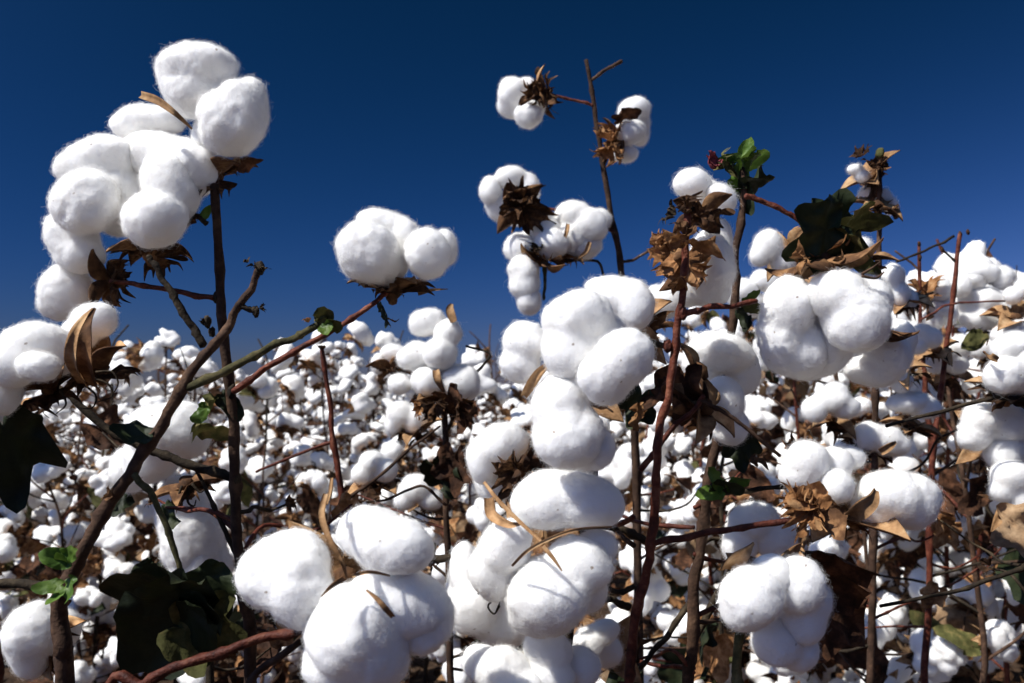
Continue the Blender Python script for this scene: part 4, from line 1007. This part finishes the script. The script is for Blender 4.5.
def plan(seed, H=1.0):
    """stem line, branch lines, boll places (point, axis, size, kind) and leaf places of one plant"""
    rg = np.random.default_rng(seed)
    k = 9
    z = np.linspace(0, H, k)
    sx = np.cumsum(rg.normal(size=k) * 0.008); sy = np.cumsum(rg.normal(size=k) * 0.008)
    st = np.stack((sx - sx[0], sy - sy[0], z), 1)
    s0 = st
    at = lambda t: np.array([np.interp(t * H, z, s0[:, q]) for q in range(3)])
    br, bo, lf = [], [], []
    ph = rg.uniform(0, 6.28)
    t = 0.14
    while t < 0.985:
        ph += 2.4 + rg.normal() * 0.3
        L = (0.07 + 0.24 * (1 - t) ** 0.7) * rg.uniform(0.7, 1.25)
        up = rg.uniform(0.25, 0.75)
        p = at(t); pts = [p]; d = np.array((math.cos(ph), math.sin(ph), up)); nn = max(2, int(L / 0.06))
        for q in range(nn):
            d2 = d + np.array((-d[1], d[0], 0)) * (0.35 if q % 2 else -0.35) + rg.normal(size=3) * 0.1
            p = p + nrm(d2) * L / nn
            pts.append(p)
            if q >= nn - 1 or rg.random() < 0.30:
                ax = nrm(d * np.array((1, 1, 0.6)) + rg.normal(size=3) * 0.55 + np.array((0, 0, rg.uniform(-0.5, 0.9))))
                bo.append((p + ax * 0.018, ax, rg.uniform(0.66, 1.06), int(rg.integers(0, NB)), rg.uniform(0, 6.28)))
            if rg.random() < 0.60: lf.append((p, rg.normal(size=3) + np.array((0, 0, -0.6)), rg.normal(size=3), rg.uniform(0.6, 1.15), int(rg.integers(0, 8))))
        br.append(np.array(pts))
        t += rg.uniform(0.045, 0.075)
    top = at(1.0)
    if rg.random() < 0.6: bo.append((top, nrm(rg.normal(size=3) * 0.4 + np.array((0, 0, 1))), rg.uniform(0.6, 0.95), int(rg.integers(0, NB)), 0.3))
    else: st = np.vstack((st, top + np.array((rg.normal() * 0.02, rg.normal() * 0.02, 0.07))))
    for q in range(int(rg.integers(2, 6))):                        # bare twigs that reach past the bolls
        t = rg.uniform(0.55, 0.98); ph = rg.uniform(0, 6.28); p = at(t); pts = [p]
        L = rg.uniform(0.07, 0.17); d = np.array((math.cos(ph) * 0.6, math.sin(ph) * 0.6, rg.uniform(0.5, 1.3)))
        for k_ in range(3):
            p = p + nrm(d + rg.normal(size=3) * 0.22) * L / 3; pts.append(p)
        br.append(np.array(pts))
    return st, br, bo, lf
def mtx(p, ax, s, roll):
    f = frame_z(ax, roll)
    m = Matrix.Identity(4)
    for i in range(3):
        for j in range(3): m[i][j] = f[i, j] * s
        m[i][3] = p[i]
    return m
def leafm(p, y, z, s):
    y = nrm(y); z = nrm(z - y * np.dot(y, z)); x = np.cross(y, z)
    m = Matrix.Identity(4)
    for i in range(3):
        m[i][0], m[i][1], m[i][2], m[i][3] = x[i] * s, y[i] * s, z[i] * s, p[i]
    return m
GROUP = 'cotton plants crowding the field behind'
def child(name, data, parent, M):
    o = bpy.data.objects.new(name, data); COL.objects.link(o); o.parent = parent; o.matrix_local = M
    return o
def proto_parts(seed, H=1.0):
    """nearer plants: every branch, boll with its bur, and leaf is an object"""
    st, br, bo, lf = plan(seed, H)
    r = bpy.data.objects.new('cotton_plant', None); COL.objects.link(r); r.empty_display_size = 0.05
    barks = [M_BARK, M_BARKR, M_BARK, M_BARKD]
    g = G(); tube(g, st, 0.0058, 0.0022, sides=7, seg=3, seed=seed); child('stem', mesh_from('stem', g.verts(), g.F, [barks[seed % 4]]), r, Matrix.Identity(4))
    for i, b in enumerate(br):
        g = G(); tube(g, b - b[0], 0.0024, 0.0014, sides=6, seg=3, seed=seed + i)
        child('branch', mesh_from('branch', g.verts(), g.F, [barks[(seed + i) % 4]]), r, Matrix.Translation(b[0]))
    for p, ax, s, k, ro in bo:
        o = child('cotton_boll', ME_LINT[k], r, mtx(p, ax, s, ro))
        child('bur', ME_BUR[k], o, Matrix.Identity(4))
        child('fuzz', ME_FUZZ[k], o, Matrix.Identity(4))
    for p, y, z, s, k in lf: child('leaf', ME_LEAF[k], r, leafm(p, y, z, s))
    return r
def proto_mid(seed):
    """plants farther off: stem, branches, and each boll with its husk as one part"""
    st, br, bo, lf = plan(seed)
    r = bpy.data.objects.new('cotton_plant', None); COL.objects.link(r); r.empty_display_size = 0.05
    barks = [M_BARK, M_BARKR, M_BARK, M_BARKD]
    g = G(); tube(g, st, 0.0058, 0.0022, sides=5, seg=2, seed=seed)
    child('stem', mesh_from('stem', g.verts(), g.F, [barks[seed % 4]]), r, Matrix.Identity(4))
    for i, b in enumerate(br):
        g = G(); tube(g, b - b[0], 0.0026, 0.0015, sides=4, seg=1, every=0, seed=seed + i)
        child('branch', mesh_from('branch', g.verts(), g.F, [barks[(seed + i) % 4]]), r, Matrix.Translation(b[0]))
    for p, ax, s, k, ro in bo: child('cotton_boll', ME_BOTH[k], r, mtx(p, ax, s, ro))
    for p, y, z, s, k in lf[:12]: child('leaf', ME_LEAF[k], r, leafm(p, y, z, s))
    return r
def proto_far(seed):
    """far plants, a few dozen pixels tall: one mesh"""
    st, br, bo, lf = plan(seed)
    g = G(); tube(g, st, 0.006, 0.0025, sides=4, seg=1, every=0, seed=seed, mi=1)
    for b in br: tube(g, b, 0.0028, 0.0018, sides=3, seg=1, every=0, mi=1)
    for p, ax, s, k, ro in bo:
        f = frame_z(ax, ro) * s
        V, F = LINT_XLO[k]; g.add(V @ f.T + p, F, 0)
        b = BUR_LO[k % 3]; kk = g.n
        g.V += [v @ f.T + p for v in b.V]; g.n += b.n; g.F += [[q + kk for q in ff] for ff in b.F]; g.M += [m + 2 for m in b.M]
    for p, y, z, s, k in lf:
        leaf_geo(g, p, y, z, 0.07 * s, k, 1, 0.5, 0.25, rings=2, sect=8, mi=5)
    return mesh_from('cotton_plant', g.verts(), g.F, [M_LINT, M_BARK, M_CARP_OUT, M_CARP_IN, M_BRACT, M_LEAF_DRY], g.M)
def copy_tree(o, parent=None):
    c = o.copy(); COL.objects.link(c)
    if parent is not None:
        c.parent = parent; c.matrix_parent_inverse = o.matrix_parent_inverse
    for ch in o.children: copy_tree(ch, c)
    return c

# planting places: rows a little askew to the view, jittered
fr = np.random.default_rng(5)
spots = []
ROW = R(24)
for i in range(-60, 90):
    for j in range(-90, 90):
        a = i * 0.80 + fr.normal() * 0.07; b = j * 0.25 + fr.normal() * 0.06
        x = b * math.cos(ROW) - a * math.sin(ROW); y = b * math.sin(ROW) + a * math.cos(ROW)
        if y < 0.98 or y > 11.5: continue
        if abs(x) > 0.62 * y + 0.22: continue
        spots.append((y, x))
for q in range(30):
    y = fr.uniform(1.2, 2.6); spots.append((y, fr.uniform(-0.6, 0.6) * y))
spots = [(y, x) for y, x in spots if y > np.interp(512 + FPX * x / y, [560, 660, 860, 940], [1.8, 1.5, 1.3, 1.15])]
spots.sort()
def top_limit(x, y):
    """how tall the crop stands here: it rises toward the right of the field"""
    px = 512 + FPX * x / y
    t = float(np.interp(px, [-100, 60, 160, 230, 330, 430, 560, 700, 860, 940, 1100], [358, 358, 344, 356, 338, 350, 350, 330, 300, 280, 262]))
    if y < 2.0: t = max(t, float(np.interp(px, [0, 430, 640, 700, 860, 940], [490, 480, 450, 400, 320, 290])) - 60 * max(0, y - 1.5))
    t += fr.uniform(-8, 30) + 30 * min(1, max(0, (y - 3.4) / 3)) * (1 if fr.random() < 0.85 else 0)
    return CAM_Z + y * (HORIZON - t) / FPX
near = [proto_parts(900 + i) for i in range(6)]
short = [proto_parts(980 + i, 0.66) for i in range(5)]
mid = [proto_mid(930 + i) for i in range(7)]
far = [proto_far(960 + i) for i in range(7)]
used = set()
NEAR_Y, MID_Y = 2.3, 5.2
n_all = 0
FIELD = []
for q, (y, x) in enumerate(spots):
    if n_all >= 285: break
    if y < NEAR_Y: pool = near
    elif y < MID_Y: pool = mid
    else: pool = far
    h = min(top_limit(x, y), 1.15) * (1.0 if y < 3 else fr.uniform(0.86, 1.0))
    if pool is near and h < 0.82: pool = short; h = h / 0.66
    k = int(fr.integers(0, len(pool)))
    if pool is far:
        o = bpy.data.objects.new('cotton_plant', far[k]); COL.objects.link(o)
    elif pool[k] not in used:
        o = pool[k]; used.add(o)
    else:
        o = copy_tree(pool[k])
    wdt = fr.uniform(0.92, 1.12)
    o.location = (x, y, 0); o.rotation_euler = (fr.normal() * 0.05, fr.normal() * 0.05, fr.uniform(0, 6.28)); o.scale = (wdt, wdt, h)
    o['category'] = 'cotton plant'; o['group'] = GROUP
    o['label'] = 'one of many look-alike cotton plants with open white bolls crowding the field behind'
    FIELD.append((o, x, y)); n_all += 1
LANDMARKS = [(40, 'left edge boll with the dark husk'), (120, 'lower part of the thick leaning forked stem'), (190, 'long shaded hanging boll at left'), (250, 'tall upright dark stem at left'),
             (300, 'left lock of the biggest bottom boll'), (345, 'thin reddish bare stem left of centre'), (400, 'right lock of the biggest bottom boll'), (450, 'stacked pile of locks left of centre'),
             (505, 'small boll beside the tall central one'), (560, 'tall central boll'), (610, 'boll with crossing husk seams'), (655, 'red brown stem with orange bracts'), (700, 'stem of the green leafy shoot'),
             (760, 'lower right boll with the pale husk'), (810, 'boll with the frayed orange bract'), (850, 'heavy drooping boll at upper right'), (890, 'large white lock right of the orange bract'), (945, 'two bare red twigs at right'), (1005, 'plump boll at the right edge')]
taken = set()
for o, x, y in FIELD:
    if y > 2.5: break
    px = 512 + FPX * x / y
    c = [(abs(px - q[0]), q) for q in LANDMARKS if q[0] not in taken and abs(px - q[0]) < 70]
    if c and 0 < px < 1024:
        q = min(c)[1]; taken.add(q[0])
        o['label'] = 'field cotton plant next behind the ' + q[1]
Y_LAST = FIELD[-1][2]
for p in near + short + mid:
    if p not in used:
        for c in list(p.children_recursive): bpy.data.objects.remove(c)
        bpy.data.objects.remove(p)
# the rest of the field, past counting: one object to the horizon
def far_mass():
    g = G(); rg = np.random.default_rng(77)
    Vs, Fs, Ms = [], [], []; n = 0
    U1, F1 = ico(1)
    y = Y_LAST
    blobs = []
    while y < 130:
        step = 0.35 if y < 20 else 0.02 * y
        width = 1.15 * y + 0.5
        cnt = int(min(2 * width / 0.30 * min(1, step / 0.4), 225))
        xs = rg.uniform(-width, width, cnt)
        for x in xs:
            yy = y + rg.uniform(0, step)
            H = rg.uniform(0.68, 0.87)
            m = 12 if y < 25 else 8
            for q in range(m):
                z = H * (1 - 0.6 * rg.random() ** 1.6); sp = 0.20 if y < 30 else 0.5
                blobs.append((x + rg.normal() * sp, yy + rg.normal() * 0.12, z, rg.uniform(0.028, 0.042) * (1 if y < 30 else 1.3)))
        y += step
    Bz = np.array(blobs)
    nb = len(Bz)
    rr = Bz[:, 3][:, None] * (1 + 0.25 * rg.normal(size=(nb, len(U1))))
    V = (Bz[:, None, :3] + U1[None] * rr[:, :, None]).reshape(-1, 3)
    F = (F1[None] + (np.arange(nb) * len(U1))[:, None, None]).reshape(-1, 3)
    # dark husks and leaves between
    nd = int(nb * 1.8)
    idx = rg.integers(0, nb, nd)
    ctr = Bz[idx, :3] + rg.normal(size=(nd, 3)) * 0.035 - np.array((0, 0, 0.02))
    tri = ctr[:, None] + rg.normal(size=(nd, 4, 3)) * 0.03 * np.where(Bz[idx, 1] < 30, 1, 1.4)[:, None, None]
    V2 = tri.reshape(-1, 3)
    F2 = np.concatenate([(np.array([[0, 1, 2]]) + (np.arange(nd) * 4)[:, None]), (np.array([[0, 2, 3]]) + (np.arange(nd) * 4)[:, None])]) + len(V)
    mi = np.concatenate((np.zeros(len(F)), np.where(rg.random(len(F2)) < 0.5, 1, 2))).astype(np.int32)
    me = mesh_from('far_cotton_crop', np.concatenate((V, V2)), np.concatenate((F, F2)), [M_LINT, M_BRACT, M_LEAF_DRY], mi)
    o = link('far_cotton_crop', me)
    o['kind'] = 'stuff'; o['label'] = 'far cotton crop dotted white and brown running back to the horizon'; o['category'] = 'crop'
    return o
far_mass()
# the crop goes on to both sides, outside the picture: one object
side = []
for i in range(-40, 40):
    for j in range(-60, 60):
        a = i * 0.80 + fr.normal() * 0.07; b = j * 0.30 + fr.normal() * 0.06
        x = b * math.cos(ROW) - a * math.sin(ROW); y = b * math.sin(ROW) + a * math.cos(ROW)
        if 0.9 < y < Y_LAST and 0.66 * y + 0.55 < abs(x) < 1.15 * y + 0.9:
            o = bpy.data.objects.new('side_cotton_crop', far[int(fr.integers(0, len(far)))]); COL.objects.link(o)
            o.matrix_world = Matrix.Translation((x, y, 0)) @ Matrix.Rotation(fr.uniform(0, 6.28), 4, 'Z') @ Matrix.Scale(fr.uniform(0.8, 0.95), 4)
            side.append(o)
bpy.context.view_layer.update()
side[0].data = side[0].data.copy()
with bpy.context.temp_override(active_object=side[0], object=side[0], selected_objects=side, selected_editable_objects=side):
    bpy.ops.object.join()
side = side[0]
side.name = 'side_cotton_crop'
side['kind'] = 'stuff'; side['label'] = 'the same cotton crop going on beyond both edges of the view'; side['category'] = 'crop'

# the ground: one gently uneven sheet to the horizon, and fallen leaves on it
N = 60
gx = np.sign(np.linspace(-1, 1, N)) * np.abs(np.linspace(-1, 1, N)) ** 3 * 700
gg = np.array([(x, y, 0) for y in gx for x in gx])
gg[:, 2] = 0.015 * vnoise(gg * 1.7, 21) - 0.012
Fg = np.array([(i * N + j, i * N + j + 1, (i + 1) * N + j + 1, (i + 1) * N + j) for i in range(N - 1) for j in range(N - 1)])
o = link('soil_ground', mesh_from('soil_ground', gg, Fg, [M_SOIL]))
o['kind'] = 'structure'; o['label'] = 'bare brown soil under the cotton plants'
g = G(); rg = np.random.default_rng(3)
for i in range(2600):
    y = rg.uniform(0.3, 5) ; x = rg.uniform(-0.7, 0.7) * (y + 0.6)
    nz = np.array((rg.normal() * 0.4, rg.normal() * 0.4, 1)); a = rg.uniform(0, 6.28)
    leaf_geo(g, (x, y, rg.uniform(0.0, 0.04)), (math.cos(a), math.sin(a), rg.normal() * 0.2), nz, rg.uniform(0.04, 0.085), i, 1 + 2 * (i % 2), 0.5, 0.25, mi=int(rg.integers(0, 3)), rings=2, sect=14)
o = link('leaf_litter', mesh_from('leaf_litter', g.verts(), g.F, [M_LEAF_DRY, M_BRACTO, M_BRACT], g.M))
o['kind'] = 'stuff'; o['label'] = 'dry brown fallen leaves littering the soil between the plants'; o['category'] = 'leaf litter'
